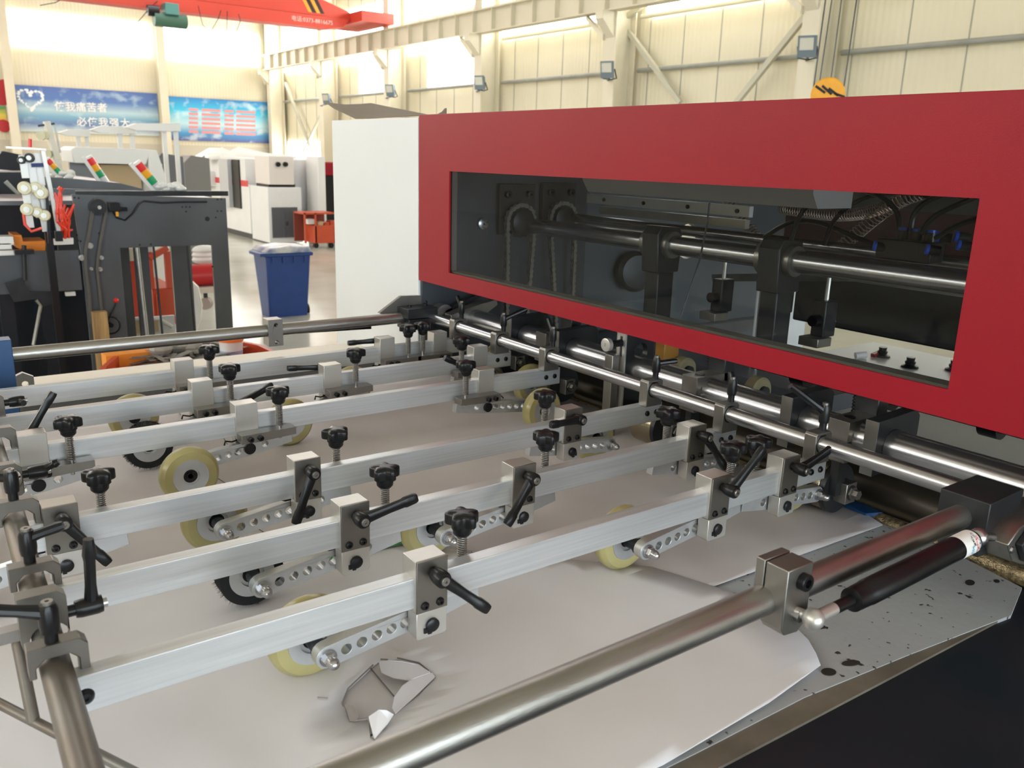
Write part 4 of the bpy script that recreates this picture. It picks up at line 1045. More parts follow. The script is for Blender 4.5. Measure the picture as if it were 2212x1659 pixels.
# bright slotted rail
t = thing('linear_rail', 'bright aluminium rail with bolt holes behind the window', 'rail', (1.40, 1.13, .375))
MB().box(0, .012, 0, .50, 0, .022).build('rail', mat('pale_rail_metal', (0.80, 0.80, 0.80), 0.4, 0.3), t, bevel=.0008)
MB().box(-.01, .004, 0, .44, -.022, -.005).build('lower_strip', M_NICKL, t)
for i in range(4):
    MB().cyl((-.003, .03 + .135 * i, .011), (0, .03 + .135 * i, .011), .0045, n=12).build('bolt', M_BLKM, t)
# round hub on the plate and bright disc
c = AT(1044, 483, y=1.648)
t = thing('disc_boss', 'small turned aluminium disc on the dark frame behind the window', 'disc', c)
MB().lathe((0, .006, 0), (0, -1, 0), [(0, .014), (.008, .014), (.009, .0125)], 28).build('disc', M_CHROME, t)
MB().cyl((0, -.004, 0), (0, -.005, 0), .0018, n=10).build('centre_hole', M_BLKM, t)
c = AT(1395, 590, x=1.62)
t = thing('round_guard', 'dark round guard disc beside the front collar behind the window', 'disc', c)
MB().lathe((0, .05, 0), (-.3, -1, 0), [(0, .055), (.02, .055), (.03, .045), (.034, .02)], 26).build('disc', M_DKST, t)
BZ = AT(1850, 718, x=1.62).z
solo(MB().box(1.62, 1.74, -.25, 1.16, BZ, .26), 'dark_gearbox', mat('dark_box_paint', (0.012, 0.013, 0.015), 0.45), 'long dark machine box filling the lower right of the window', 'box', bevel=.004)
solo(MB().box(1.60, 1.70, -.25, 1.25, .40, .50), 'cross_beam', M_DGREY, 'dark cross beam high inside the machine behind the hoses', 'beam')
solo(MB().box(1.45, 1.60, .95, 1.66, .0, .035), 'inner_tray', M_DGREY, 'dark grey tray low inside the machine', 'tray')
solo(MB().obox(AT(1540, 600, x=1.5), AT(1990, 597, x=1.30), .006, .016), 'flat_link_bar', M_NICK, 'thin sloping steel bar behind the lower window', 'bar')
# transparent ribbed hoses
def hose(pts, r, label, x):
    P = [AT(px, py, x=x + dx) for px, py, dx in pts]
    # smooth the polyline
    for _ in range(2):
        Q = [P[0]]
        for i in range(len(P) - 1): Q += [P[i].lerp(P[i + 1], .25), P[i].lerp(P[i + 1], .75)]
        P = Q + [P[-1]]
    c = P[len(P) // 2].copy()
    t = thing('ribbed_hose', label, 'hose', c)
    MB().tube([p - c for p in P], r, 14).build('hose_wall', M_HOSE, t)
    # wire helix
    Ls = [0]
    for i in range(1, len(P)): Ls.append(Ls[-1] + (P[i] - P[i - 1]).length)
    Ltot = Ls[-1]; pitch = .0075; n = int(Ltot / pitch * 10); hp = []; k_ = 0
    for i in range(n):
        s = Ltot * i / n
        while k_ < len(Ls) - 2 and Ls[k_ + 1] < s: k_ += 1
        f = (s - Ls[k_]) / max(1e-6, Ls[k_ + 1] - Ls[k_]); p = P[k_].lerp(P[k_ + 1], f); d = (P[k_ + 1] - P[k_]).normalized()
        e = d.cross(Vector((0, 0, 1))).normalized(); g = d.cross(e); a = 2 * PI * i / 10
        hp.append(p - c + (e * math.cos(a) + g * math.sin(a)) * r * .93)
    MB().tube(hp, .0010, 4).build('wire_spiral', M_NICKL, t)
hose([(1570, 430, .15), (1600, 470, .15), (1640, 520, .15), (1680, 580, .15)], .0125, 'clear ribbed hose slanting down left of the dark bracket', 1.40)
hose([(1690, 450, .2), (1760, 462, .18), (1850, 466, .15), (1930, 440, .1), (2000, 405, .1)], .013, 'clear ribbed hose lying level behind the black tubes', 1.42)
hose([(1810, 540, .1), (1860, 495, .1), (1910, 455, .1), (1970, 420, .1), (2060, 405, .1)], .013, 'clear ribbed hose rising right behind the black tubes', 1.36)
def ctube(pts, x, r, label):
    P = [AT(px, py, x=x) for px, py in pts]
    for _ in range(3):
        Q = [P[0]]
        for i in range(len(P) - 1): Q += [P[i].lerp(P[i + 1], .25), P[i].lerp(P[i + 1], .75)]
        P = Q + [P[-1]]
    return solo(MB().tube(P, r, 8), 'air_tube', M_BLK, label, 'tube', 'black air tubes behind the window')
ctube([(1705, 530), (1730, 450), (1800, 410), (1880, 410), (1940, 450), (1945, 505)], 1.30, .0042, 'black air tube arching over to the first blue ringed fitting')
ctube([(1780, 530), (1800, 470), (1870, 420), (1980, 415), (2010, 430)], 1.33, .0038, 'black air tube arching behind the first, reaching the top edge of the window')
ctube([(1965, 505), (1975, 450), (2040, 415), (2080, 425)], 1.29, .0042, 'black air tube rising steeply from the second blue ringed fitting')
ctube([(1990, 505), (2010, 470), (2060, 445), (2110, 425)], 1.28, .0042, 'black air tube from the third blue ringed fitting to the window corner')
ctube([(1640, 520), (1700, 480), (1760, 475), (1830, 505), (1905, 535)], 1.34, .0042, 'black air tube sagging low toward the fitting block')
ctube([(2020, 515), (2060, 490), (2100, 475), (2140, 470)], 1.25, .0038, 'black air tube entering the window from its right edge')
c = AT(1965, 535, x=1.29)
t = thing('fitting_block', 'black pneumatic manifold with blue ringed push fittings', 'manifold', c)
MB().box(-.02, .02, -.045, .045, -.020, .012).build('body', M_BLK, t, bevel=.002)
M_BRG = mat('blue_release_ring', (0.01, 0.08, 0.55), 0.35)
for yy in (-.030, -.008, .014):
    MB().cyl((0, yy, .012), (0, yy, .026), .0085, n=16).build('fitting', M_BLK, t)
    MB().cyl((0, yy, .026), (0, yy, .030), .0075, n=16).build('release_ring', M_BRG, t)
for px, py in ((1898, 533), (2012, 540), (2035, 512), (2075, 512), (2080, 530)):
    q = L(AT(px, py, x=1.27), c)
    MB().lathe(q, q + Vector((-.5, .6, .1)), [(-.012, .008), (.004, .008)], 14).build('fitting', M_BLK, t)
    MB().lathe(q, q + Vector((-.5, .6, .1)), [(.004, .0085), (.008, .0078)], 14).build('release_ring', M_BRG, t)
for k3, (px, py) in enumerate(((1690, 640), (1780, 690), (1560, 640))):
    c = AT(px, py, x=1.33)
    t = thing('feeder_slide', ('dark feeder slide block below the red brown bracket', 'dark feeder slide block with round knob near the lower window edge', 'dark feeder slide block in the left half of the window')[k3], 'block', c)
    MB().box(-.018, .018, -.013, .013, -.03, .035).build('body', M_DKST, t, bevel=.002)
    MB().box(-.040, .0, -.020, .020, -.045, -.029).build('foot', M_NICK, t, bevel=.001)
    MB().cyl((-.018, 0, .0), (-.035, 0, 0), .010, n=18).build('knob', M_BLK, t)
    MB().cyl((-.0, .0, .035), (-.0, .0, .08), .004, n=8).build('pin', M_NICKL, t)
t = thing('suction_bar', 'dark steel bar with black sleeves in the lower right of the window', 'bar', (1.36, .9, .10))
MB().cyl((0, .15, 0), (0, -.6, 0), .014, n=22).build('rod', M_DKST, t)
for yy in (.05, -.12, -.30):
    MB().cyl((0, yy, 0), (0, yy - .03, 0), .024, n=20).build('sleeve', M_BLK, t)
# white floor tray with rubber suckers seen through the window
tr = thing('feed_tray', 'pale tray seen through the lower right of the window, holding black suckers', 'tray', (1.62, .62, -.02))
MB().box(-.30, .70, -.75, .75, -.01, 0).build('tray', mat('pale_tray', (0.62, 0.63, 0.60), 0.4), tr)
for px, py in ((1965, 793), (1905, 770), (2060, 800)):
    p = AT(px, py, z=-.018)
    t = thing('rubber_sucker', {1965: 'black suction cup nearest the window bottom edge', 1905: 'black suction cup farther left on the pale tray', 2060: 'black suction cup by the lower right window corner'}[px], 'sucker', p)
    MB().lathe((0, 0, 0), (0, 0, 1), [(0, .022), (.004, .020), (.008, .012), (.014, .014), (.018, .010), (.026, .011)], 20).build('cup', M_BLK, t)
p = AT(1848, 768, z=-.012)
solo(MB().lathe(p, p + Vector((.8, -.5, .1)), [(0, .009), (.03, .009)], 16), 'white_plug', M_BGW, 'small white cylinder lying on the pale tray', 'plug')
p = AT(1885, 768, z=-.014)
solo(MB().obox(p, p + Vector((.03, .0, .004)), .012, .010), 'red_clip', mat('dark_red_clip', (0.30, 0.02, 0.02), 0.4), 'small dark red clip lying beside the white cylinder', 'clip')

# ================================================================== PARTS ON THE THICK SHAFT, BELOW THE COVER
XT = 1.05; ZT = .120
def tsy(px, py): return AT(px, py, x=XT - .02).y
def cplate(px, py, label, wide=.045, top=.040, bot=-.035, w=.009, tail=True):
    y = tsy(px, py)
    t = thing('shaft_hook_plate', label, 'bracket', (XT, y, ZT), 'hook plates on the thick shaft')
    poly = [(-.046, bot), (-.046, top), (-.040, top + .004), (.060, top + .006), (.066, top), (.066, top - .016), (.036, top - .018)] + [(.026 * math.cos(a), .026 * math.sin(a)) for a in [R(30) + R(300) * k / 14 for k in range(15)]] + [(.03, -.03), (.02, bot)]
    poly = [(-.044, bot), (-.044, top), (.055, top + .004), (.062, top - .004), (.062, -.006), (.027, -.006)] + [(.0245 * math.cos(a), .0245 * math.sin(a)) for a in [R(-10) - R(170) * k / 10 for k in range(11)]][::1] 
    b = MB().prism([(-.040, bot), (-.040, top), (.052, top + .004), (.060, top - .006), (.060, -.02), (.035, bot)], -w, w, holes=[circ(0, 0, .0240, 26)])
    b.build('plate', M_DKST, t, bevel=.0008)
    MB().box(-.0412, -.0402, -w, w, bot, top).build('ground_face', M_NICK, t)
    return t
cplate(1116, 705, 'dark hook plate with pale ground edge on the thick shaft, farthest left')
cplate(1218, 740, 'dark hook plate with pale ground edge, left of the upright nickel post')
cplate(1715, 900, 'dark hook plate beside the black lever, under the middle of the cover')
cplate(1898, 950, 'dark hook plate farthest right on the thick shaft')
def split(px, py, label, post=True):
    y = tsy(px, py)
    t = thing('split_collar', label, 'collar', (XT, y, ZT), 'split collars on the thick shaft')
    MB().prism([(-.034, -.002), (-.034, .026), (.040, .026), (.040, -.002)] + [(.0240 * math.cos(a), max(.0, .0240 * math.sin(a)) - .002) for a in [PI * k / 10 for k in range(11)]], -.016, .016).build('upper_half', M_NICK, t, bevel=.0008)
    MB().prism([(-.036, -.006), (.036, -.006), (.036, -.032), (-.036, -.032)], -.016, .016, holes=[]).build('lower_half', M_NICK, t, bevel=.0008)
    MB().lathe((-.010, 0, .026), (-.010, 0, 2), [(0, .008), (.0012, .008), (.0012, .004)], 16).build('screw', M_BLKM, t)
    MB().box(-.030, -.010, -.006, .006, -.085, -.032).build('leg', M_DKST, t)
    if post:
        MB().box(.030, .056, -.016, .020, .010, .055).build('post', M_DKST, t, bevel=.0015)
        MB().box(.026, .064, -.020, .030, .055, .061).build('top_plate', M_DKST, t, bevel=.0008)
        MB().lathe((.046, 0, .061), (.046, 0, 3), [(0, .010), (.012, .010), (.014, .008), (.018, .008)], 16).build('adjuster', M_BLKM, t)
        pts = [(.046 + .0075 * math.cos(2 * PI * i / 8), .024 + .0075 * math.sin(2 * PI * i / 8), .052 - .040 * i / 64) for i in range(65)]
        MB().tube(pts, .0013, 5).build('spring', M_DKST, t)
split(1180, 735, 'split steel collar near the far left of the thick shaft')
split(1500, 845, 'split steel collar under the middle of the red cover')
split(1822, 935, 'split steel collar with sprung post, toward the right end of the thick shaft')
# front bracket at the far left end of the thick shaft
y = 1.60
t = thing('end_fork', 'dark forked lever bracket at the far left end of the thick shaft', 'bracket', (XT - .03, y, ZT))
MB().prism([(-.035, -.01), (.02, -.012), (.09, .030), (.088, .042), (.045, .036), (.0, .026), (-.035, .016)], -.014, .014).build('fork', M_NICK, t, bevel=.001)
MB().cyl((-.03, .02, .012), (-.03, .05, .012), .022, n=22).build('boss', M_STEEL, t)
MB().prism([(-.03, .02), (.07, .055), (.075, .048), (-.02, .01)], .02, .032).build('rear_arm', M_DKST, t)
# upright T post and slotted plate
y = AT(1322, 775, x=1.0).y
t = thing('upright_post', 'upright nickel square post standing in front of the thick shaft', 'post', (1.0, y, -.01))
MB().box(-.008, .008, -.010, .010, 0, .160).build('post', M_NICK, t, bevel=.001)
y = AT(1355, 760, x=1.03).y
t = thing('slotted_plate', 'tall slotted steel plate with a round knurled knob under the cover', 'plate', (1.03, y, .04))
z0 = 0
MB().prism([(-.012, -.02), (-.012, .158), (.060, .158), (.060, -.02)], -.006, .006, holes=[circ(.028, .110, .016, 20)]).build('side_cheek', M_DKST, t, bevel=.0008)
MB().prism([(-.010, 0), (.010, 0), (.010, .155), (-.010, .155)], -.016, -.012, axis='x', holes=[[(-.003, .105), (.003, .105), (.003, .142), (-.003, .142)]]).build('slotted_face', M_NICKL, t)
MB().cyl((-.016, 0, .130), (-.045, 0, .130), .0065, n=14).build('knob_stem', M_BLK, t)
MB().lathe((-.045, 0, .130), (-2, 0, .130), [(0, .0115), (.008, .0115), (.0085, .010), (.0085, .003), (.006, .002)], 24).build('knurled_knob', M_NICKL, t)
MB().cyl((-.005, .018, .03), (-.005, .018, .19), .004, n=10).build('guide_rod', M_CHROME, t)
# orange switch, vertical rods
p = AT(1440, 770, x=1.16)
solo(MB().box(p.x - .02, p.x + .02, p.y - .012, p.y + .012, p.z - .02, p.z + .03), 'orange_sensor', mat('orange_sensor_plastic', (0.32, 0.15, 0.02), 0.4), 'small orange sensor block hanging under the cover', 'sensor', bevel=.002)
t = thing('guide_rods', 'pair of thin bright upright rods seen below the cover left of the floor', 'rods', (1.55, AT(1625, 810, x=1.55).y, -.3))
for q in (0, 1):
    p = AT(1620 + 11 * q, 800, x=1.55); MB().cyl((0, p.y - t.location.y, 0), (0, p.y - t.location.y, .55), .0028, n=8).build('rod', mat('bright_rod', (.8, .8, .78), .3, .3), t)
# rubber rollers under the cover
def roller(px, py, x, r, w, label, m=None, ax=(0, 1, 0)):
    c = AT(px, py, x=x)
    t = thing('feed_roller', label, 'roller', c, 'rubber feed rollers under the cover')
    a = Vector(ax).normalized()
    MB().lathe(-a * w / 2, a, [(0, r * .85), (.003, r), (w - .003, r), (w, r * .85)], 28).build('tyre', m or mat('dirty_amber_rubber', (0.22, 0.19, 0.11), 0.35), t)
    MB().cyl(-a * (w / 2 + .006), a * (w / 2 + .006), r * .45, n=18).build('hub', M_DKST, t)
roller(1905, 925, 1.13, .026, .024, 'amber rubber roller behind the right end of the thick shaft')
roller(1635, 845, 1.16, .026, .024, 'amber rubber roller behind the middle of the thick shaft')
roller(1475, 800, 1.18, .026, .024, 'amber rubber roller behind the thick shaft near the orange sensor')
for px, py, lab_ in ((1785, 1045, 'large bronze coloured roller below the nearest bar end'), (1425, 920, 'grey roller disc below the third nearest bar end'), (1205, 825, 'dark bronze roller below the third bar from the back'), (1100, 775, 'dark bronze roller below the second bar from the back')):
    c = AT(px, py, x=1.045)
    t = thing('pull_roller', lab_, 'roller', (c.x, c.y, c.z), 'bronze pull rollers at the table end')
    MB().lathe((0, .040, 0), (0, -1, 0), [(0, .034), (.002, .036), (.050, .036), (.052, .034)], 36).build('face', mat('bronze_steel', (0.34, 0.29, 0.20), 0.22, 0.9), t)
    MB().lathe((0, -.012, 0), (0, -1, 0), [(0, .0365), (.008, .0365)], 32).build('flange', M_DKST, t)
    MB().box(-.012, .012, -.040, -.020, -.016, .014).build('arm', M_NICK, t, bevel=.001)
    MB().lathe((0, -.040, 0), (0, -1, 0), [(0, .010), (.004, .010), (.004, .007), (.012, .007)], 6).build('hex_bolt', M_NICK, t)
    MB().lathe((0, -.038, 0), (0, -1, 0), [(0, .011), (.003, .011)], 20).build('washer', M_DKST, t)
t = thing('transfer_drum', 'long dark steel drum across the machine beyond the paper', 'roller', (1.165, 1.62, .01))
MB().cyl((0, 0, 0), (0, -1.7, 0), .040, n=40).build('drum', mat('brown_dark_drum', (0.085, 0.072, 0.058), 0.33, 0.75, var=.3, vscale=10), t)
t = thing('knurled_roller', 'knurled brass coloured roller at the right end of the table', 'roller', (1.098, 1.60, -.010))
MB().cyl((0, 0, 0), (0, -1.7, 0), .0125, n=30).build('roller', M_GOLD, t)
solo(MB().box(1.113, 1.19, -.1, 1.62, -.06, -.045), 'gap_tray', mat('black_gap_tray', (0.01, 0.01, 0.011), 0.6), 'black gap behind the knurled roller', 'tray')
for (px0, py0, px1, py1) in ((1430, 960, 1500, 930), (1730, 1060, 1850, 1090)):
    pass
bb = MB(); bb.prism([(1.075, .61), (1.10, .60), (1.105, .645), (1.08, .655)], -.0025, .0035, axis='z')
solo(bb, 'blue_belt', M_BLUEP, 'flat blue belt edge at the paper corner beside the bronze roller', 'belt')
# under-frame plate right of the knurled roller
solo(MB().box(1.20, 1.26, -.2, 1.655, -.30, -.05), 'under_beam', M_DGREY2, 'dark cross beam low inside the machine below the drum', 'beam')

# cardboard on top of the machine
def card(pts, th, label, m, name):
    P = [AT(px, py, x=x) for px, py, x in pts]
    c = sum(P, Vector()) / len(P); b = MB(); n = len(P)
    vs = [p - c for p in P]; b.add(vs + [v + Vector((0, 0, th)) for v in vs], [tuple(range(n)), tuple(reversed(range(n, 2 * n)))] + [(i, (i + 1) % n, n + (i + 1) % n, n + i) for i in range(n)])
    return tag(b.build(name, m, None, loc=c, angle=60), label, 'cardboard')
bm_ = MB()
prof = [(703, 222, 1.16), (720, 234, 1.12), (745, 246, 1.10), (768, 257, 1.05), (800, 256.5, 1.05), (905, 250.5, 1.05)]
top = [(703, 222, 1.16), (745, 227, 1.25), (775, 226, 1.30), (802, 224, 1.33), (840, 232, 1.33), (925, 249, 1.20)]
n = len(prof); A = [AT(px, py, x=x) for px, py, x in prof]; B = [AT(px, py, x=x) for px, py, x in top]
bm_.add(A + B + [v + Vector((0, 0, .002)) for v in A + B], [(i, i + 1, n + i + 1, n + i) for i in range(n - 1)] + [(2 * n + n + i, 2 * n + n + i + 1, 2 * n + i + 1, 2 * n + i) for i in range(n - 1)] + [(i + 1, i, 2 * n + i, 2 * n + i + 1) for i in range(n - 1)] + [(n + i, n + i + 1, 3 * n + i + 1, 3 * n + i) for i in range(n - 1)])
solo(bm_, 'cardboard_sheet', M_CARD, 'curled brown cardboard sheet lying on top of the white side cover', 'cardboard')
p = AT(948, 246, z=.562)
solo(MB().prism([(p.x - .008, .5605), (p.x + .004, .566), (p.x + .012, .574), (p.x + .012, .5605)], p.y - .012, p.y - .004), 'paper_scrap', M_CARD, 'tiny torn scrap beside the cardboard on the red cover', 'scrap')

# ================================================================== MACHINES AND CARTS IN THE HALL
def q(px, py, Y): return AT(px, py, y=Y)
def part_at(b, name, m, par, bevel=0.0):
    o = b.build(name, m, par, bevel); o.location = -Vector(par.location); return o
def yrect(px0, py0, px1, py1, Y):
    A = q(px0, py0, Y); B = q(px1, py1, Y); return A.x, B.x, B.z, A.z
def ypoly(pts, Y): return [(q(px, py, Y).x, q(px, py, Y).z) for px, py in pts]
# dark delivery frame with belt drive
Y = 4.6
fr = thing('delivery_frame', 'large slate steel machine frame with belt drive, standing at left beyond the table', 'machine frame', (1.0, Y, ZF))
zf = -1.34
TL = q(155, 420, Y); TR = q(488, 428, Y); OL = q(257, 536, Y); OR = q(456, 533, Y); LL = q(168, 640, Y)
xo0, xo1 = OL.x + .005, OR.x + .005
o = part_at(MB().prism([(TL.x, TL.z), (TR.x, TR.z), (TR.x, zf), (xo1, zf), (xo1, OL.z), (xo0, OL.z), (xo0, zf), (TL.x + .015, zf), (TL.x + .015, TL.z - .3)], Y, Y + .02), 'front_plate', M_DGREY, fr, .002)
o['label'] = 'slate front plate with rectangular opening'
RX0, RX1 = q(374, 600, Y + .62).x, q(416, 600, Y + .62).x
part_at(MB().prism([(TL.x, TL.z), (RX1, TR.z), (RX1, zf), (RX0, zf), (RX0, OL.z + .01), (q(284, 600, Y + .62).x, OL.z + .01), (q(284, 600, Y + .62).x, zf), (TL.x + .015, zf)], Y + .62, Y + .64), 'rear_plate', M_DGREY, fr)
part_at(MB().box(TL.x - .9, TR.x, Y + .02, Y + .62, TL.z - .05, TL.z - .03), 'top_deck', M_DGREY, fr)
part_at(MB().box(TL.x + .02, TR.x + .02, Y + .02, Y + .05, TL.z - .01, TL.z + .015), 'top_edge', M_DKST, fr)
for px0, px1, yy in ((296, 325, .35),):
    A = q(px0, 600, Y + yy); B = q(px1, 600, Y + yy)
    part_at(MB().box(A.x, B.x, Y + yy, Y + yy + .04, zf, OL.z + .02), 'inner_post', M_DGREY, fr)
A = q(317, 600, Y + .1); part_at(MB().cyl((A.x, Y + .1, zf), (A.x - .035, Y + .1, OL.z + .02), .011, n=12), 'chrome_rod', M_CHROME, fr)
for px, dx in ((345, -.02), (415, -.015)):
    A = q(px, 600, Y + .2); part_at(MB().cyl((A.x + .01, Y + .2, zf), (A.x + dx, Y + .2, OL.z + .02), .006, n=8), 'threaded_rod', M_DKST, fr)
# belt and pulleys
bp = [(199, 460), (200, 440), (209, 429), (222, 432), (230, 446), (226, 470), (216, 520), (211, 556), (209, 580), (212, 610), (222, 700)]
bl = [(199, 460), (192, 500), (184, 545), (184, 580), (190, 620), (197, 700)]
belt = MB()
P1 = [q(px, py, Y - .03) for px, py in bp]; P2 = [q(px, py, Y - .03) for px, py in bl]
for PP in (P1, P2):
    for i in range(len(PP) - 1): belt.obox(PP[i], PP[i + 1], .024, .012, up=(1, 0, 0) if abs((PP[i + 1] - PP[i]).x) < abs((PP[i + 1] - PP[i]).z) else (0, 0, 1))
part_at(belt, 'drive_belt', mat('grey_belt_rubber', (0.10, 0.09, 0.08), 0.6), fr)
c = q(211, 447, Y - .03)
part_at(MB().lathe(c + Vector((0, .03, 0)), c - Vector((0, 1, 0)), [(0, .038), (.045, .038), (.045, .022), (.055, .022), (.055, .006), (.065, .006)], 28), 'large_pulley', M_DKST, fr)
part_at(MB().lathe(c + Vector((0, -.035, 0)), c - Vector((0, 1, 0)), [(0, .009), (.012, .009)], 6), 'nut', M_NICKL, fr)
for px, py, r in ((195, 531, .011), (177, 557, .011), (220, 557, .008), (217, 582, .008), (198, 581, .006)):
    c = q(px, py, Y - .02); part_at(MB().lathe(c + Vector((0, .02, 0)), c - Vector((0, 1, 0)), [(0, r * 1.3), (.02, r * 1.3), (.02, r), (.03, r), (.03, r * .45), (.022, r * .4)], 18), 'idler', M_NICKL, fr)
for px, py in ((170, 428), (161, 427), (478, 430), (470, 431), (402, 447), (394, 447), (410, 447), (402, 457), (478, 456), (470, 456), (302, 529), (326, 528), (166, 508), (168, 520), (174, 521), (214, 504), (459, 576), (466, 470)):
    c = q(px, py, Y - .001); part_at(MB().cyl(c, c + Vector((0, .003, 0)), .005, n=8), 'hole', mat('hole_black', (0.01, 0.01, 0.012), .6), fr)
c = q(448, 473, Y - .002); part_at(MB().cyl(c, c + Vector((0, .004, 0)), .012, n=16), 'round_hole', mat('hole_black', (0.01, 0.01, 0.012), .6), fr)
P = [q(*p, Y - .02) for p in ((240, 452), (252, 470), (270, 476), (286, 462), (300, 440), (310, 434), (350, 438), (400, 436), (447, 436))]
part_at(MB().tube(P, .0045, 6), 'sensor_cable', M_BLKM, fr)
c = q(245, 447, Y - .04); part_at(MB().box(c.x - .028, c.x + .028, Y - .07, Y - .005, c.z - .022, c.z + .022), 'sensor_motor', M_BLKM, fr, .006)
c = q(264, 452, Y - .04); part_at(MB().box(c.x - .03, c.x + .022, Y - .05, Y - .015, c.z - .009, c.z + .010), 'sensor_head', M_BLK, fr)
c = q(253, 461, Y - .06); part_at(MB().cyl(c + Vector((0, 0, .012)), c - Vector((0, 0, .014)), .007, n=10), 'brass_plug', M_YEL, fr)
# beam to the left
A = q(-60, 541, Y); B = q(166, 541, Y); C = q(166, 628, Y)
part_at(MB().box(A.x, B.x + .01, Y + .02, Y + .05, C.z, B.z), 'side_beam', M_DGREY, fr)
A = q(100, 520, Y); B = q(158, 530, Y)
part_at(MB().prism(ypoly([(102, 519), (122, 515), (158, 514), (158, 527), (118, 529), (103, 524)], Y - .02), Y - .03, Y), 'pale_bracket', M_BGW, fr)
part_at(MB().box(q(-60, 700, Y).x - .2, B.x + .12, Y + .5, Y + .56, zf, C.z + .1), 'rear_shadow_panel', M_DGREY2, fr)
for px in (20, 108):
    A = q(px, 700, Y + .2); part_at(MB().box(A.x - .03, A.x + .03, Y + .2, Y + .26, zf, C.z), 'leg', M_DGREY2, fr)
part_at(MB().prism(ypoly([(10, 612), (50, 600), (62, 630), (110, 630), (112, 655), (95, 662), (80, 645), (30, 652)], Y - .03), Y - .04, Y - .02), 'linkage_plate', M_DKST, fr)
part_at(MB().tube([q(78, 648, Y - .05), q(88, 660, Y - .05), q(72, 745, Y - .05)], .008, 8), 'linkage_rod', M_NICK, fr)
part_at(MB().tube([q(52, 530, Y - .04), q(52, 560, Y - .04), q(54, 605, Y - .04)], .010, 8), 'screw_spindle', M_DKST, fr)
part_at(MB().box(q(28, 541, Y).x, q(70, 541, Y).x, Y - .06, Y - .01, q(28, 547, Y).z, q(28, 538, Y).z), 'spindle_cap', M_BLKM, fr)
part_at(MB().box(q(142, 632, Y).x, q(163, 632, Y).x, Y, Y + .03, q(142, 640, Y).z, q(142, 632, Y).z), 'white_stub', M_BGW, fr)
# hand crank with red ball
c = q(240, 703, Y - .05)
hc = thing('hand_crank', 'small black crank wheel with red ball handle on the slate frame leg', 'crank', c)
pts = [(.042 * math.cos(2 * PI * i / 24), 0, .042 * math.sin(2 * PI * i / 24)) for i in range(24)]
MB().tube(pts, .0045, 6, closed=True).build('rim', M_BLKM, hc)
MB().cyl((0, 0, 0), (0, .05, 0), .012, n=12).build('boss', M_BLK, hc)
MB().cyl((-.02, 0, .01), (.03, -.01, .115), .0045, n=8).build('handle_rod', M_BLKM, hc)
MB().sph((.032, -.01, .125), .0125, 14, 9).build('ball', mat('red_ball', (0.65, 0.01, 0.01), .25), hc)
A = q(197, 673, Y - .06); B = q(228, 673, Y - .06)
solo(MB().box(A.x, B.x, Y - .10, Y - .05, zf, A.z), 'timber_post', M_WOOD, 'upright piece of pale timber leaning on the slate frame leg', 'timber')
# dark sloped machine deck behind the frame
Yd = 6.2
solo(MB().prism(ypoly([(88, 382), (160, 386), (262, 396), (310, 408), (312, 425), (20, 425), (20, 376)], Yd), Yd, Yd + 1.2), 'sloped_deck', M_DGREY, 'dark slate sloped deck of a machine behind the belt driven frame', 'machine deck', bevel=.004)
Yd = 5.6
solo(MB().prism(ypoly([(-60, 372), (90, 372), (98, 415), (160, 425), (165, 545), (-60, 545)], Yd), Yd, Yd + .3), 'dark_machine', M_DGREY2, 'dark machine body at the far left behind the roller head', 'machine')
Yd = 5.3
solo(MB().tube([q(-20, 430, Yd), q(8, 432, Yd), q(45, 425, Yd), q(12, 392, Yd)], .012, 8), 'grey_guard_rail', M_GALV, 'bent grey guard rail on the dark machine at the far left', 'rail')
# orange box and small clutter on the beam
A = q(30, 512, 4.7); B = q(98, 545, 4.7)
solo(MB().prism(ypoly([(28, 508), (46, 508), (50, 522), (98, 520), (98, 545), (58, 545), (34, 534)], 4.66), 4.66, 4.85), 'orange_box', mat('orange_cardboard', (0.80, 0.24, 0.02), .6), 'open bright orange box on the slate beam at the left', 'box')
for i, (px, py, w_, h_) in enumerate(((2, 520, .05, .02), (12, 546, .035, .012), (3, 531, .04, .016))):
    c = q(px, py, 4.6); solo(MB().box(c.x - w_, c.x + w_, 4.58, 4.68, c.z - h_, c.z + h_), 'white_block', M_BGW, ('white block at the left edge beside the orange box, upper one', 'flat pale strip at the left edge below the orange box', 'white block at the left edge beside the orange box, lower one')[i], 'block', bevel=.004)
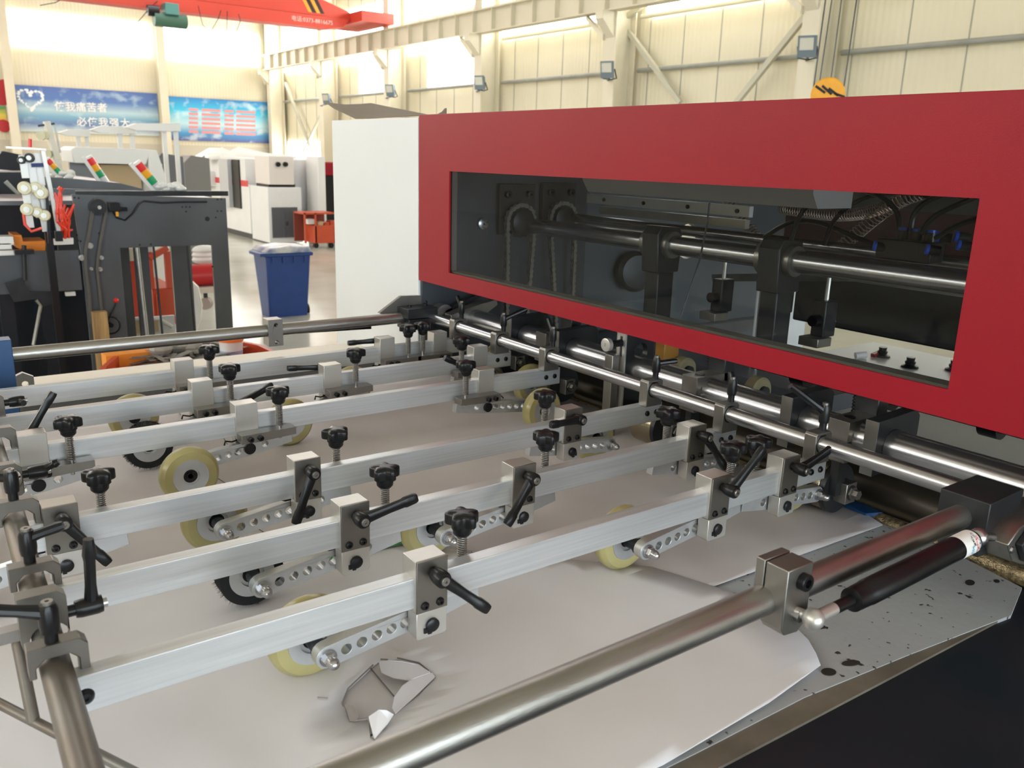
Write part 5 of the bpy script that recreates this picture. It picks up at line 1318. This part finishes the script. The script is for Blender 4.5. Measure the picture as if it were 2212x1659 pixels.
# stack lights, tilted
ML = {'r': mat('red_lens', (0.75, 0.03, 0.03), .25), 'y': mat('amber_lens', (0.85, 0.38, 0.02), .25), 'g': mat('green_lens', (0.02, 0.32, 0.13), .25), 'c': mat('clear_lens', (0.6, 0.6, 0.62), .2)}
for (x0, y0, x1, y1, Yl, s, lab_) in ((192, 340, 229, 395, 6.28, 1.0, 'tilted red amber green signal tower in the middle of three'), (296, 352, 345, 410, 4.75, 1.0, 'tilted red amber green signal tower on the slate frame top, with tape at its base'), (101, 344, 137, 382, 6.3, .8, 'tilted red amber green signal tower beside the roller stack')):
    A = q(x0, y0, Yl); B = q(x1, y1, Yl); t = thing('signal_tower', lab_, 'signal light', B, 'signal towers'); v = A - B; Ln = v.length; vn = v.normalized(); r_ = Ln * .135
    MB().cyl(Vector(), vn * Ln * .24, r_, n=16).build('base', ML['c'], t)
    for k4, nm in enumerate(('g', 'y', 'r')):
        MB().cyl(vn * Ln * (.25 + .24 * k4), vn * Ln * (.25 + .24 * k4 + .235), r_, n=16).build({'g': 'green_lens', 'y': 'amber_lens', 'r': 'red_lens'}[nm], ML[nm], t)
    MB().cyl(vn * Ln * .97, vn * Ln * 1.04, r_ * .95, n=16).build('cap', M_BGW, t)
    sdv = Vector((-vn.z, 0, vn.x))
    MB().obox(sdv * r_ * 1.25 - vn * .02, sdv * r_ * 1.25 + vn * Ln * 1.1, r_ * .9, r_ * .8).build('white_post', M_BGW, t)
def bundle(px, py, Yl, s, label):
    c = q(px, py, Yl); b = MB()
    rr = random.Random(px)
    for i in range(9):
        b.sph((rr.uniform(-1, 1) * s, rr.uniform(-.4, .4) * s, rr.uniform(-.35, .4) * s), s * rr.uniform(.28, .5), 8, 6, (1.2, 1, rr.uniform(.5, 1)))
    for v in range(len(b.v)): b.v[v] = (b.v[v][0] + c.x, b.v[v][1] + c.y, b.v[v][2] + c.z)
    solo(b, 'tape_bundle', M_BGW, label, 'bundle')
bundle(370, 408, 4.7, .05, 'white crumpled tape bundle on top of the slate frame')
bundle(140, 378, 6.26, .05, 'white crumpled tape bundle at the foot of the left signal tower')
# roller head with strung yellow wheels
Yr = 4.3
rh = thing('roller_head', 'hanging head of white link plates strung with pale yellow rollers at far left', 'roller head', q(75, 400, Yr))
def rp(px, py, dy=0): return L(q(px, py, Yr + dy), rh.location)
M_LINK = mat('white_link_plate', (0.66, 0.66, 0.64), .35, .3)
for i, (px, py, pz) in enumerate(((48, 335, 385), (66, 340, 395), (82, 330, 400), (52, 400, 440), (70, 405, 450), (88, 400, 452), (58, 440, 492), (92, 455, 500), (78, 430, 470))):
    a = rp(px, py, .02 * (i % 3)); b_ = rp(px + 8, pz, .02 * (i % 3))
    MB().obox(a, b_, .030, .008, up=(1, 0, 0) if False else (0, 1, 0)).build('link_plate', M_LINK, rh, .001)
for i, (px, py, r_, dk) in enumerate(((65, 341, .020, 1), (48, 346, .016, 1), (55, 406, .028, 0), (78, 405, .024, 0), (90, 416, .028, 0), (60, 452, .026, 0), (82, 458, .022, 0), (97, 465, .024, 0))):
    c = rp(px, py, -.03 - .004 * i)
    w = MB().lathe(c, c + Vector((-.35, -1, 0)), [(0, r_ * .9), (.004, r_), (.016, r_), (.02, r_ * .9)], 22).build('roller', M_BLKM if dk else mat('pale_yellow_roller', (0.66, 0.62, 0.42), .35), rh)
    MB().lathe(c + Vector((-.35, -1, 0)).normalized() * .0205, c + Vector((-.35, -1, 0)) * 2, [(0, r_ * .5), (.004, r_ * .5), (.004, r_ * .2), (.006, r_ * .2)], 16).build('hub', M_LINK, w)
MB().obox(rp(92, 325), rp(128, 505), .020, .016).build('steel_upright', M_NICKL, rh)
MB().obox(rp(12, 318), rp(98, 323), .05, .008).build('top_bar', M_NICKL, rh)
MB().obox(rp(68, 357), rp(100, 356), .008, .016).build('blue_strap', mat('dark_blue_strap', (0.01, 0.03, 0.16), .5), rh)
MB().obox(rp(100, 410), rp(107, 525), .018, .012).build('dark_upright', M_BLKM, rh)
MB().box(*[v for v in (rp(116, 498).x, rp(131, 498).x, -.04, -.01, rp(116, 520).z, rp(116, 498).z)]).build('foot_block', M_BLKM, rh)
MB().cyl(rp(65, 300), rp(65, 318), .007, n=10).build('beacon', ML['r'], rh)
rt = MB(); rr = random.Random(5)
for i in range(11):
    a = Vector(q(rr.uniform(118, 134), rr.uniform(412, 430), Yr - .02)); b_ = Vector(q(rr.uniform(140, 160), rr.uniform(440, 500), Yr + .1)); c_ = Vector(q(rr.uniform(120, 140), rr.uniform(450, 480), Yr - .03)); d_ = Vector(q(rr.uniform(122, 150), rr.uniform(495, 515), Yr))
    rt.tube([a, a.lerp(c_, .6), c_, c_.lerp(d_, .5) + Vector((.02, 0, 0)), d_, b_], .0048, 6)
rt.tube([q(128, 412, Yr), q(133, 405, Yr)], .012, 6)
solo(rt, 'red_tube_bundle', M_RHOSE, 'tangled bundle of bright red plastic tubes beside the roller stack', 'tubes')
solo(MB().tube([q(50, 455, Yr - .05), q(54, 485, Yr - .05), q(68, 500, Yr - .05), q(90, 493, Yr - .05)], .006, 6), 'red_hose', M_RHOSE, 'single red hose looping under the pale yellow rollers', 'hose')
MB().obox(rp(104, 500, .12), Vector((rp(104, 500, .12).x, .12, ZF - rh.location.z)), .03, .03).build('stand_post', M_BLKM, rh)
# second roller head farther back
Yq = 7.5
r2 = thing('roller_head', 'taller pale roller head standing farther back against the blue banner', 'roller head', q(108, 340, Yq))
def rq(px, py): return L(q(px, py, Yq), r2.location)
MB().obox(rq(100, 262), rq(122, 345), .10, .04).build('column', mat('cream_machine_column', (0.72, 0.68, 0.58), .5), r2, .004)
MB().obox(rq(122, 345), rq(126, 372), .12, .05).build('column_foot', mat('cream_machine_column', (0.72, 0.68, 0.58), .5), r2)
MB().obox(rq(126, 372), Vector((rq(126, 372).x, 0, ZF - r2.location.z)), .14, .08).build('stand_post', mat('cream_machine_column', (0.72, 0.68, 0.58), .5), r2)
MB().obox(rq(82, 272), rq(118, 267), .015, .015).build('cross_rod', M_BLKM, r2)
MB().obox(rq(118, 268), rq(130, 330), .012, .012).build('guy_rod', M_NICK, r2)
for px, py in ((92, 293), (101, 292), (105, 333), (113, 378), (122, 383)):
    c = rq(px, py); MB().lathe(c, c + Vector((-.4, -1, 0)), [(0, .032), (.05, .032)], 18).build('roller', mat('pale_yellow_roller', (0.66, 0.62, 0.42), .35), r2)
# white machine with curved hood and tan panel
Yw = 9.0
hm_ = thing('hooded_machine', 'white machine with rounded hood above a tan board, behind the signal towers', 'machine', (3.0 * .55, Yw, ZF))
A = q(142, 322, Yw); B = q(300, 352, Yw); C = q(340, 415, Yw)
part_at(MB().prism(ypoly([(140, 322), (150, 316), (308, 322), (300, 354), (146, 350)], Yw), Yw - .3, Yw + .3), 'hood', M_BGW, hm_, .01)
part_at(MB().box(q(150, 352, Yw).x, q(300, 352, Yw).x, Yw, Yw + .05, ZF, q(150, 350, Yw).z), 'grey_front', mat('mid_grey_machine', (0.22, 0.23, 0.25), .5), hm_)
part_at(MB().box(q(214, 356, Yw).x, q(299, 356, Yw).x, Yw - .06, Yw, q(214, 405, Yw).z, q(214, 355, Yw).z), 'tan_board', M_TAN, hm_)
part_at(MB().prism([(q(302, 400, Yw).x, ZF), (q(302, 322, Yw).x, q(302, 322, Yw).z), (q(322, 322, Yw).x, q(322, 324, Yw).z), (q(338, 372, Yw).x, q(338, 372, Yw).z), (q(340, 415, Yw).x, ZF)], Yw - .3, Yw + .35), 'curved_end', M_BGW, hm_, .01)
# three white gantries
for (x0, x1, yt_, yb_, Yg, lab_) in ((124, 192, 283, 325, 11.0, 'white light gantry, farthest left of three before the banner'), (192, 290, 276, 325, 10.0, 'white light gantry, middle one of three before the banner'), (268, 385, 270, 405, 9.4, 'white light gantry, tallest and farthest right of three')):
    t = thing('light_gantry', lab_, 'gantry', q((x0 + x1) / 2, yt_, Yg), 'white light gantries'); o_ = t.location
    a = L(q(x0, yt_, Yg), o_); b_ = L(q(x1, yt_ + 1, Yg), o_); c = L(q(x1, yb_, Yg), o_)
    w = b_.x - a.x
    MB().prism([(a.x, a.z - .02), (a.x + .10, a.z + .02), (b_.x, b_.z + .02), (b_.x, b_.z - .06), (a.x + .10, a.z - .05)], -.08, .08).build('head', M_BGW, t, .004)
    for lx in (b_.x - .03, b_.x - .03 - w * .28 if x0 != 268 else b_.x - w * .28):
        MB().box(lx - .020, lx + .020, -.02, .02, ZF - o_.z, a.z - .03).build('post', M_BGW, t)
# cluttered dark cabinets in the back row
for (x0, x1, yt_, Yk, m, lab_) in ((330, 395, 330, 12, mat('dim_cabinet', (0.13, 0.13, 0.14), .5), 'dim dark machine cabinet behind the tallest gantry'), (395, 452, 335, 14, mat('dim_cabinet2', (0.20, 0.19, 0.18), .5), 'grey brown machine cluster left of the white covered machine'), (340, 350, 345, 10, M_BGW, 'narrow pale cabinet edge beside the curved hood'), (-20, 62, 325, 8.5, M_DGREY2, 'dark machine mass behind the roller stack at the left edge')):
    A = q(x0, yt_, Yk); B = q(x1, yt_, Yk)
    solo(MB().prism([(A.x, ZF), (A.x, A.z - .12), (A.x + (B.x - A.x) * .3, A.z), (B.x, B.z - .05), (B.x, ZF)], Yk, Yk + .5), 'back_cabinet', m, lab_, 'cabinet', bevel=.01)
# white covered machine on the right
Yc = 16.7
wm = thing('white_machine', 'long white machine with plastic sheet on top and grey double door cabinet', 'machine', (6.9, Yc, ZF))
A = q(578, 410, Yc); B = q(655, 524, Yc)
xa, xb, zt2 = A.x, B.x, q(600, 405, Yc).z
part_at(MB().box(xa, xb, Yc, Yc + 1.0, ZF + .02, zt2), 'door_cabinet', M_BGW, wm, .01)
for k5 in (0, 1):
    X0 = q(586, 450, Yc).x; X1 = q(642, 450, Yc).x; w_ = (X1 - X0) / 2
    part_at(MB().box(X0 + k5 * w_ + .003, X0 + (k5 + 1) * w_ - .003, Yc - .02, Yc, q(586, 514, Yc).z, q(586, 448, Yc).z), 'grey_door', mat('dark_grey_door', (0.085, 0.085, 0.095), .5), wm)
part_at(MB().box(q(617, 480, Yc).x, q(621, 480, Yc).x, Yc - .03, Yc - .02, q(617, 486, Yc).z, q(617, 478, Yc).z), 'handle', M_CHROME, wm)
part_at(MB().box(q(584, 340, Yc).x, q(638, 340, Yc).x, Yc + .1, Yc + .9, zt2 + .05, q(584, 337, Yc).z), 'upper_cabinet', mat('warm_white_panel', (0.72, 0.66, 0.61), .45), wm, .01)
part_at(MB().box(xa + .1, xb - .05, Yc + .2, Yc + .9, zt2 - .01, zt2 + .06), 'dark_gap', M_BLKM, wm)
for px in (600, 616):
    c = q(px, 355, Yc + .1); part_at(MB().lathe(c, c + Vector((0, -1, 0)), [(0, .05), (.05, .045)], 14), 'socket', M_BLKM, wm)
# body receding to the back
xs = xa - .02
part_at(MB().box(xs, xb + .3, Yc + 1.0, Yc + 4.3, ZF + .12, zt2 + .02), 'long_body', M_BGW, wm)
part_at(MB().box(xs + .05, xb + .2, Yc + 1.0, Yc + 4.3, ZF, ZF + .12), 'plinth', M_BLKM, wm)
part_at(MB().prism([(Yc + 1.2, zt2 + .02), (Yc + 1.2, q(575, 345, Yc).z), (Yc + 2.6, q(545, 338, Yc + 2.4).z), (Yc + 4.0, q(480, 336, Yc + 3.6).z), (Yc + 4.25, zt2 + .02)], xs, xs + 1.0, axis='x'), 'upper_body', M_BGW, wm, .01)
part_at(MB().box(xs - .006, xs, Yc + 1.05, Yc + 4.2, -.28, -.16), 'red_stripe', mat('stripe_red', (0.62, 0.05, 0.05), .5), wm)
part_at(MB().box(xs - .03, xs, Yc + 1.5, Yc + 1.95, -.75, .25), 'open_slot', M_BLKM, wm)
part_at(MB().box(xs - .10, xs - .02, Yc + 2.0, Yc + 2.6, -.75, .25), 'slot_door', mat('grey_slot_door', (0.5, 0.5, 0.5), .5), wm)
part_at(MB().box(xb + .02, xb + .70, Yc + .5, Yc + 2.5, ZF + .4, q(660, 345, Yc).z), 'end_cabinet', M_BGW, wm, .02)
A = q(440, 380, Yc + 4); B = q(505, 330, Yc + 4)
part_at(MB().prism(ypoly([(438, 345), (452, 336), (480, 320), (505, 330), (506, 395), (488, 395), (486, 380), (440, 380)], Yc + 4), Yc + 3.9, Yc + 5), 'head_end', M_BGW, wm, .01)
part_at(MB().prism(ypoly([(418, 372), (440, 366), (490, 384), (486, 402), (420, 398)], Yc + 3.6), Yc + 3.2, Yc + 4), 'delivery_lip', M_BGW, wm, .01)
part_at(MB().box(q(472, 395, Yc + 3.8).x, q(478, 395, Yc + 3.8).x, Yc + 3.1, Yc + 3.19, q(472, 398, Yc + 3.8).z, q(472, 384, Yc + 3.8).z), 'dark_slot', M_BLKM, wm)
# plastic dust sheet
b = MB(); rr = random.Random(11)
pts = [(436, 340), (448, 330), (480, 319), (494, 328), (515, 318), (540, 324), (580, 332), (640, 338)]
lo = [(438, 352), (455, 345), (480, 345), (498, 345), (512, 348), (545, 350), (585, 350), (640, 345)]
U = [q(px, py, Yc + 3.5 - i * .32) for i, (px, py) in enumerate(pts)]; V = [q(px, py, Yc + 3.3 - i * .3) for i, (px, py) in enumerate(lo)]; W = [u + Vector((.05, .3, -.2)) for u in U]
n = len(U)
b.add(U + V + W, [(i, i + 1, n + i + 1, n + i) for i in range(n - 1)] + [(2 * n + i, 2 * n + i + 1, i + 1, i) for i in range(n - 1)])
o = b.build('dust_sheet', mat('white_plastic_sheet', (0.80, 0.78, 0.74), .25), None, centre=True, angle=10)
so = o.modifiers.new('thickness', 'SOLIDIFY'); so.thickness = .01
tag(o, 'wrinkled white plastic dust sheet draped over the long white machine', 'dust sheet')
# white cloth strip and red machine beyond
Yx = 16.4
solo(MB().box(q(686, 340, Yx).x, q(702, 340, Yx).x, Yx, Yx + .6, ZF, q(690, 338, Yx).z), 'pale_cabinet', M_BGW, 'tall narrow white cabinet between the white machine and the red hood', 'cabinet', bevel=.01)
t = thing('red_hood_machine', 'dark machine with red hood partly hidden by the white side cover', 'machine', q(720, 400, Yx))
A = q(700, 350, Yx); B = q(740, 380, Yx); C = q(702, 445, Yx)
part_at(MB().box(A.x, B.x, Yx, Yx + .8, B.z, A.z), 'red_hood', M_RED, t, .03)
part_at(MB().box(A.x + .02, B.x, Yx + .1, Yx + .8, ZF, B.z), 'dark_body', M_BLKM, t)
# orange tool cabinet
Yo = 15.6
t = thing('orange_tool_cart', 'orange wheeled tool cabinet with open upper shelf beside the white machine', 'tool cart', q(688, 500, Yo))
A = q(655, 460, Yo); B = q(722, 460, Yo); D = q(678, 525, Yo)
part_at(MB().box(q(679, 500, Yo).x, B.x, Yo, Yo + .5, q(679, 526, Yo).z, q(679, 488, Yo).z), 'lower_cabinet', M_ORANGE, t, .005)
for px in (657, 680):
    part_at(MB().box(q(px, 460, Yo).x, q(px, 460, Yo).x + .03, Yo, Yo + .03, D.z, A.z), 'corner_post', M_ORANGE, t)
part_at(MB().box(A.x, B.x, Yo, Yo + .5, A.z - .03, A.z), 'top_shelf', M_ORANGE, t)
part_at(MB().box(A.x, B.x, Yo + .47, Yo + .5, D.z, A.z), 'back_panel', mat('dark_orange_back', (0.22, 0.04, 0.02), .6), t)
for px, py, m in ((690, 484, M_TAN), (700, 485, M_ORANGE), (668, 478, M_BGW), (716, 482, M_ORANGE)):
    c = q(px, py, Yo + .2); b = MB().box(c.x - .07, c.x + .07, Yo + .1, Yo + .3, c.z - .05, c.z + .05); part_at(b, 'shelf_item', m, t, .01)
for px in (682, 715):
    c = q(px, 530, Yo + .05); part_at(MB().cyl(c - Vector((0, .03, 0)), c + Vector((0, .03, 0)), .05, n=14), 'caster', M_BLKM, t)
# blue wheelie bin
Yb = 9.2
t = thing('wheelie_bin', 'blue plastic wheelie bin with dirty pale lid standing on the hall floor', 'bin', q(620, 690, Yb))
o_ = t.location
a0 = L(q(583, 680, Yb), o_); a1 = L(q(665, 690, Yb), o_); tw0 = L(q(571, 549, Yb), o_); tw1 = L(q(668, 549, Yb), o_)
b = MB(); H = tw0.z; D0, D1 = .26, .38
b.add([(a0.x, 0, 0), (a1.x, 0, 0), (a1.x, D0, 0), (a0.x, D0, 0), (tw0.x, -.05, H), (tw1.x, -.05, H), (tw1.x, D1, H), (tw0.x, D1, H)], [(0, 3, 2, 1), (4, 5, 6, 7), (0, 1, 5, 4), (1, 2, 6, 5), (2, 3, 7, 6), (3, 0, 4, 7)])
b.build('body', M_BLUE, t, .02)
MB().box(tw0.x - .02, tw1.x + .02, -.07, D1 + .02, H - .03, H + .01).build('rim', M_BLUE, t, .01)
for i in range(4):
    x = tw0.x + (tw1.x - tw0.x) * (.14 + .24 * i); MB().box(x - .012, x + .012, -.062, -.05, H - .10, H - .03).build('rib', M_BLUE, t)
ld = MB().prism([(tw0.x - .02, H + .01), (tw1.x + .01, H + .01), (tw1.x - .02, H + .07), ((tw0.x + tw1.x) / 2, H + .085), (tw0.x + .04, H + .06)], -.08, D1).build('lid', mat('dirty_pale_blue_lid', (0.62, 0.60, 0.58), .3, vscale=6, col2=(0.10, 0.16, 0.32)), t, .02)
MB().box(tw0.x - .075, tw0.x + .02, -.08, D1 - .1, H - .02, H + .015).build('handle', M_BLUE, t, .006)
MB().cyl((a1.x + .03, D0 - .08, .07), (a1.x + .075, D0 - .08, .07), .070, n=20).build('wheel', M_BLKM, t)
# orange tray trolley with scrap and bucket
Yt = 3.9
t = thing('tray_trolley', 'low orange red tray trolley heaped with metal scrap behind the table', 'trolley', q(400, 770, Yt))
R0 = [AT(230, 790, y=3.55), AT(282, 742, y=4.1), AT(545, 748, y=4.1), AT(600, 775, y=3.55)]
zr = -.38
def zz(px, py): return AT(px, py, z=zr)
P = [zz(225, 800), zz(288, 744), zz(372, 739), zz(505, 741), zz(560, 752), zz(640, 790), zz(640, 860), zz(200, 860)]
P[6].z = P[7].z = zr
rim = MB()
for i in range(len(P)):
    a, b_ = P[i], P[(i + 1) % len(P)]
    rim.obox(a + Vector((0, 0, -.03)), b_ + Vector((0, 0, -.03)), .02, .09)
part_at(rim, 'rim', M_ORANGE, t)
part_at(MB().prism([(p.x, p.y) for p in P], zr - .09, zr - .08, axis='z'), 'tray', M_ORANGE, t)
for i in (1, 4, 6, 7):
    part_at(MB().box(P[i].x - .02, P[i].x + .02, P[i].y - .02, P[i].y + .02, ZF + .08, zr - .08), 'leg', M_ORANGE, t)
    part_at(MB().cyl((P[i].x - .02, P[i].y, ZF + .045), (P[i].x + .02, P[i].y, ZF + .045), .045, n=14), 'caster', M_BLKM, t)
sc = MB(); rr = random.Random(21)
for i in range(150):
    c = AT(rr.uniform(300, 500), rr.uniform(752, 790), z=zr - .03)
    a = rr.uniform(0, PI); l_ = rr.uniform(.03, .11)
    sc.obox(c + Vector((-math.cos(a) * l_, -math.sin(a) * l_, rr.uniform(-.02, .05))), c + Vector((math.cos(a) * l_, math.sin(a) * l_, rr.uniform(-.02, .06))), rr.uniform(.01, .04), .003)
solo(sc, 'metal_scrap', mat('scrap_metal', (0.36, 0.35, 0.33), .4, .6, var=.4, vscale=12), 'heap of thin grey metal scrap strips in the orange tray', 'scrap', kind='stuff')
rg = MB()
cc = AT(396, 758, z=zr + .01)
for i in range(16):
    rg.sph(cc + Vector((rr.uniform(-.11, .11), rr.uniform(-.05, .05), rr.uniform(-.02, .05))), rr.uniform(.025, .045), 8, 6, (1.2, 1, .7))
solo(rg, 'grey_rag', mat('grey_rag', (0.34, 0.32, 0.30), .8), 'crumpled grey rag on top of the scrap heap', 'rag')
c = AT(285, 768, z=zr + .0)
solo(MB().box(c.x - .11, c.x + .13, c.y - .05, c.y + .05, zr - .05, zr + .02), 'orange_carton', mat('orange_carton', (0.85, 0.30, 0.04), .5), 'flat orange carton at the left end of the scrap tray', 'carton')
c = AT(517, 775, z=zr + .0)
t = thing('paint_bucket', 'white plastic bucket with orange lid on the right end of the orange trolley', 'bucket', (c.x, c.y + .1, zr - .08))
MB().lathe((0, 0, 0), (0, 0, 1), [(0, .040), (.14, .050)], 24).build('pail', mat('bucket_white', (0.75, 0.76, 0.80), .35), t)
MB().lathe((0, 0, .14), (0, 0, 2), [(0, .054), (.014, .054), (.016, .048)], 24).build('lid', mat('bucket_orange', (0.80, 0.20, 0.04), .4), t)
MB().lathe((0, 0, .05), (0, 0, 2), [(0, .0445), (.05, .0478)], 24, cap=False).build('blue_print', mat('bucket_blue_print', (0.35, 0.40, 0.62), .4), t)
# orange carts seen through the frame opening
Yk = 6.4
t = thing('orange_rack_cart', 'orange steel cart with open upper frame seen through the slate frame opening', 'cart', q(345, 620, Yk))
A = q(322, 545, Yk); B = q(362, 545, Yk); C = q(322, 625, Yk); D = q(372, 700, Yk)
for x in (A.x, B.x): part_at(MB().box(x - .02, x + .02, Yk, Yk + .04, C.z, A.z), 'post', M_ORANGE, t)
part_at(MB().obox((A.x, Yk, A.z - .04), (B.x, Yk, A.z + .03), .04, .04), 'top_bar', M_ORANGE, t)
part_at(MB().box(A.x + .0, B.x - .02, Yk + .5, Yk + .52, C.z, A.z), 'dark_interior', M_BLKM, t)
part_at(MB().box(A.x - .0, B.x + .06, Yk, Yk + .6, D.z, C.z), 'cabinet_body', M_ORANGE, t, .01)
part_at(MB().box(A.x + .02, B.x - .1, Yk - .02, Yk, D.z + .02, C.z - .04), 'door', M_ORANGE, t, .003)
Yk = 6.0
solo(MB().box(q(276, 560, Yk).x, q(298, 560, Yk).x, Yk, Yk + .4, q(276, 690, Yk).z, q(276, 560, Yk).z), 'orange_locker', mat('deep_orange_paint', (0.50, 0.05, 0.02), .5), 'narrow orange red locker at the left of the frame opening', 'locker')
Yk = 7.4
t = thing('red_tank_cart', 'red tank on a wheeled cart at the right of the frame opening', 'cart', q(430, 610, Yk))
A = q(404, 572, Yk); B = q(470, 615, Yk)
part_at(MB().cyl((A.x, Yk, (A.z + B.z) / 2), (B.x, Yk, (A.z + B.z) / 2), (A.z - B.z) / 2, n=22), 'tank', mat('tank_red', (0.50, 0.015, 0.02), .35), t)
part_at(MB().box(A.x, B.x, Yk - .1, Yk + .2, B.z - .05, B.z), 'deck', mat('pale_pink_deck', (0.62, 0.52, 0.46), .5), t)
c = q(445, 655, Yk); part_at(MB().cyl(c - Vector((.02, .03, 0)), c + Vector((.02, .02, 0)), .05, n=18), 'wheel', mat('caster_grey', (0.35, 0.28, 0.26), .5), t)
part_at(MB().box(c.x - .015, c.x + .015, Yk - .01, Yk + .01, c.z, B.z - .04), 'fork', M_BLKM, t)
for i in range(3):
    c = q(442, 540 + 10 * i, Yk + .2); solo(MB().sph(c, .085, 12, 8, (1.3, 1, .5)), 'plastic_bag', M_BGW, ('white folded bag at the top of the pile above the red tank', 'white folded bag in the middle of the pile above the red tank', 'white folded bag at the bottom of the pile above the red tank')[i], 'bag')
c = q(280, 546, 6.0); solo(MB().lathe(c - Vector((0, 0, .05)), c + Vector((0, 0, 1)), [(0, .04), (.02, .05), (.08, .05), (.1, .03)], 16), 'round_lamp', mat('dusty_globe', (0.6, 0.56, 0.48), .3), 'dusty round jar at the top left of the frame opening', 'jar')
# pale box with papers and white pipe behind the frame legs
Yk = 5.4
t = thing('pale_crate', 'white crate with brown board inside behind the slate frame legs', 'crate', q(320, 700, Yk))
A = q(265, 690, Yk); B = q(378, 700, Yk)
part_at(MB().box(A.x, B.x, Yk, Yk + .02, ZF + .4, A.z), 'front', M_BGW, t)
part_at(MB().box(A.x + .04, B.x - .1, Yk - .012, Yk, A.z - .09, A.z - .02), 'brown_board', M_TAN, t)
part_at(MB().tube([q(265, 693, Yk), q(300, 688, Yk), (q(345, 690, Yk)), q(372, 706, Yk)], .012, 8), 'white_pipe', M_BGW, t)
solo(MB().tube([q(408, 612, 5.9), q(420, 622, 5.9), q(428, 660, 5.9), q(424, 690, 5.9), q(412, 722, 5.9)], .03, 8), 'rolled_white_sheet', M_BGW, 'upright rolled white sheet beside the frame leg', 'roll')
bpy.context.view_layer.update()
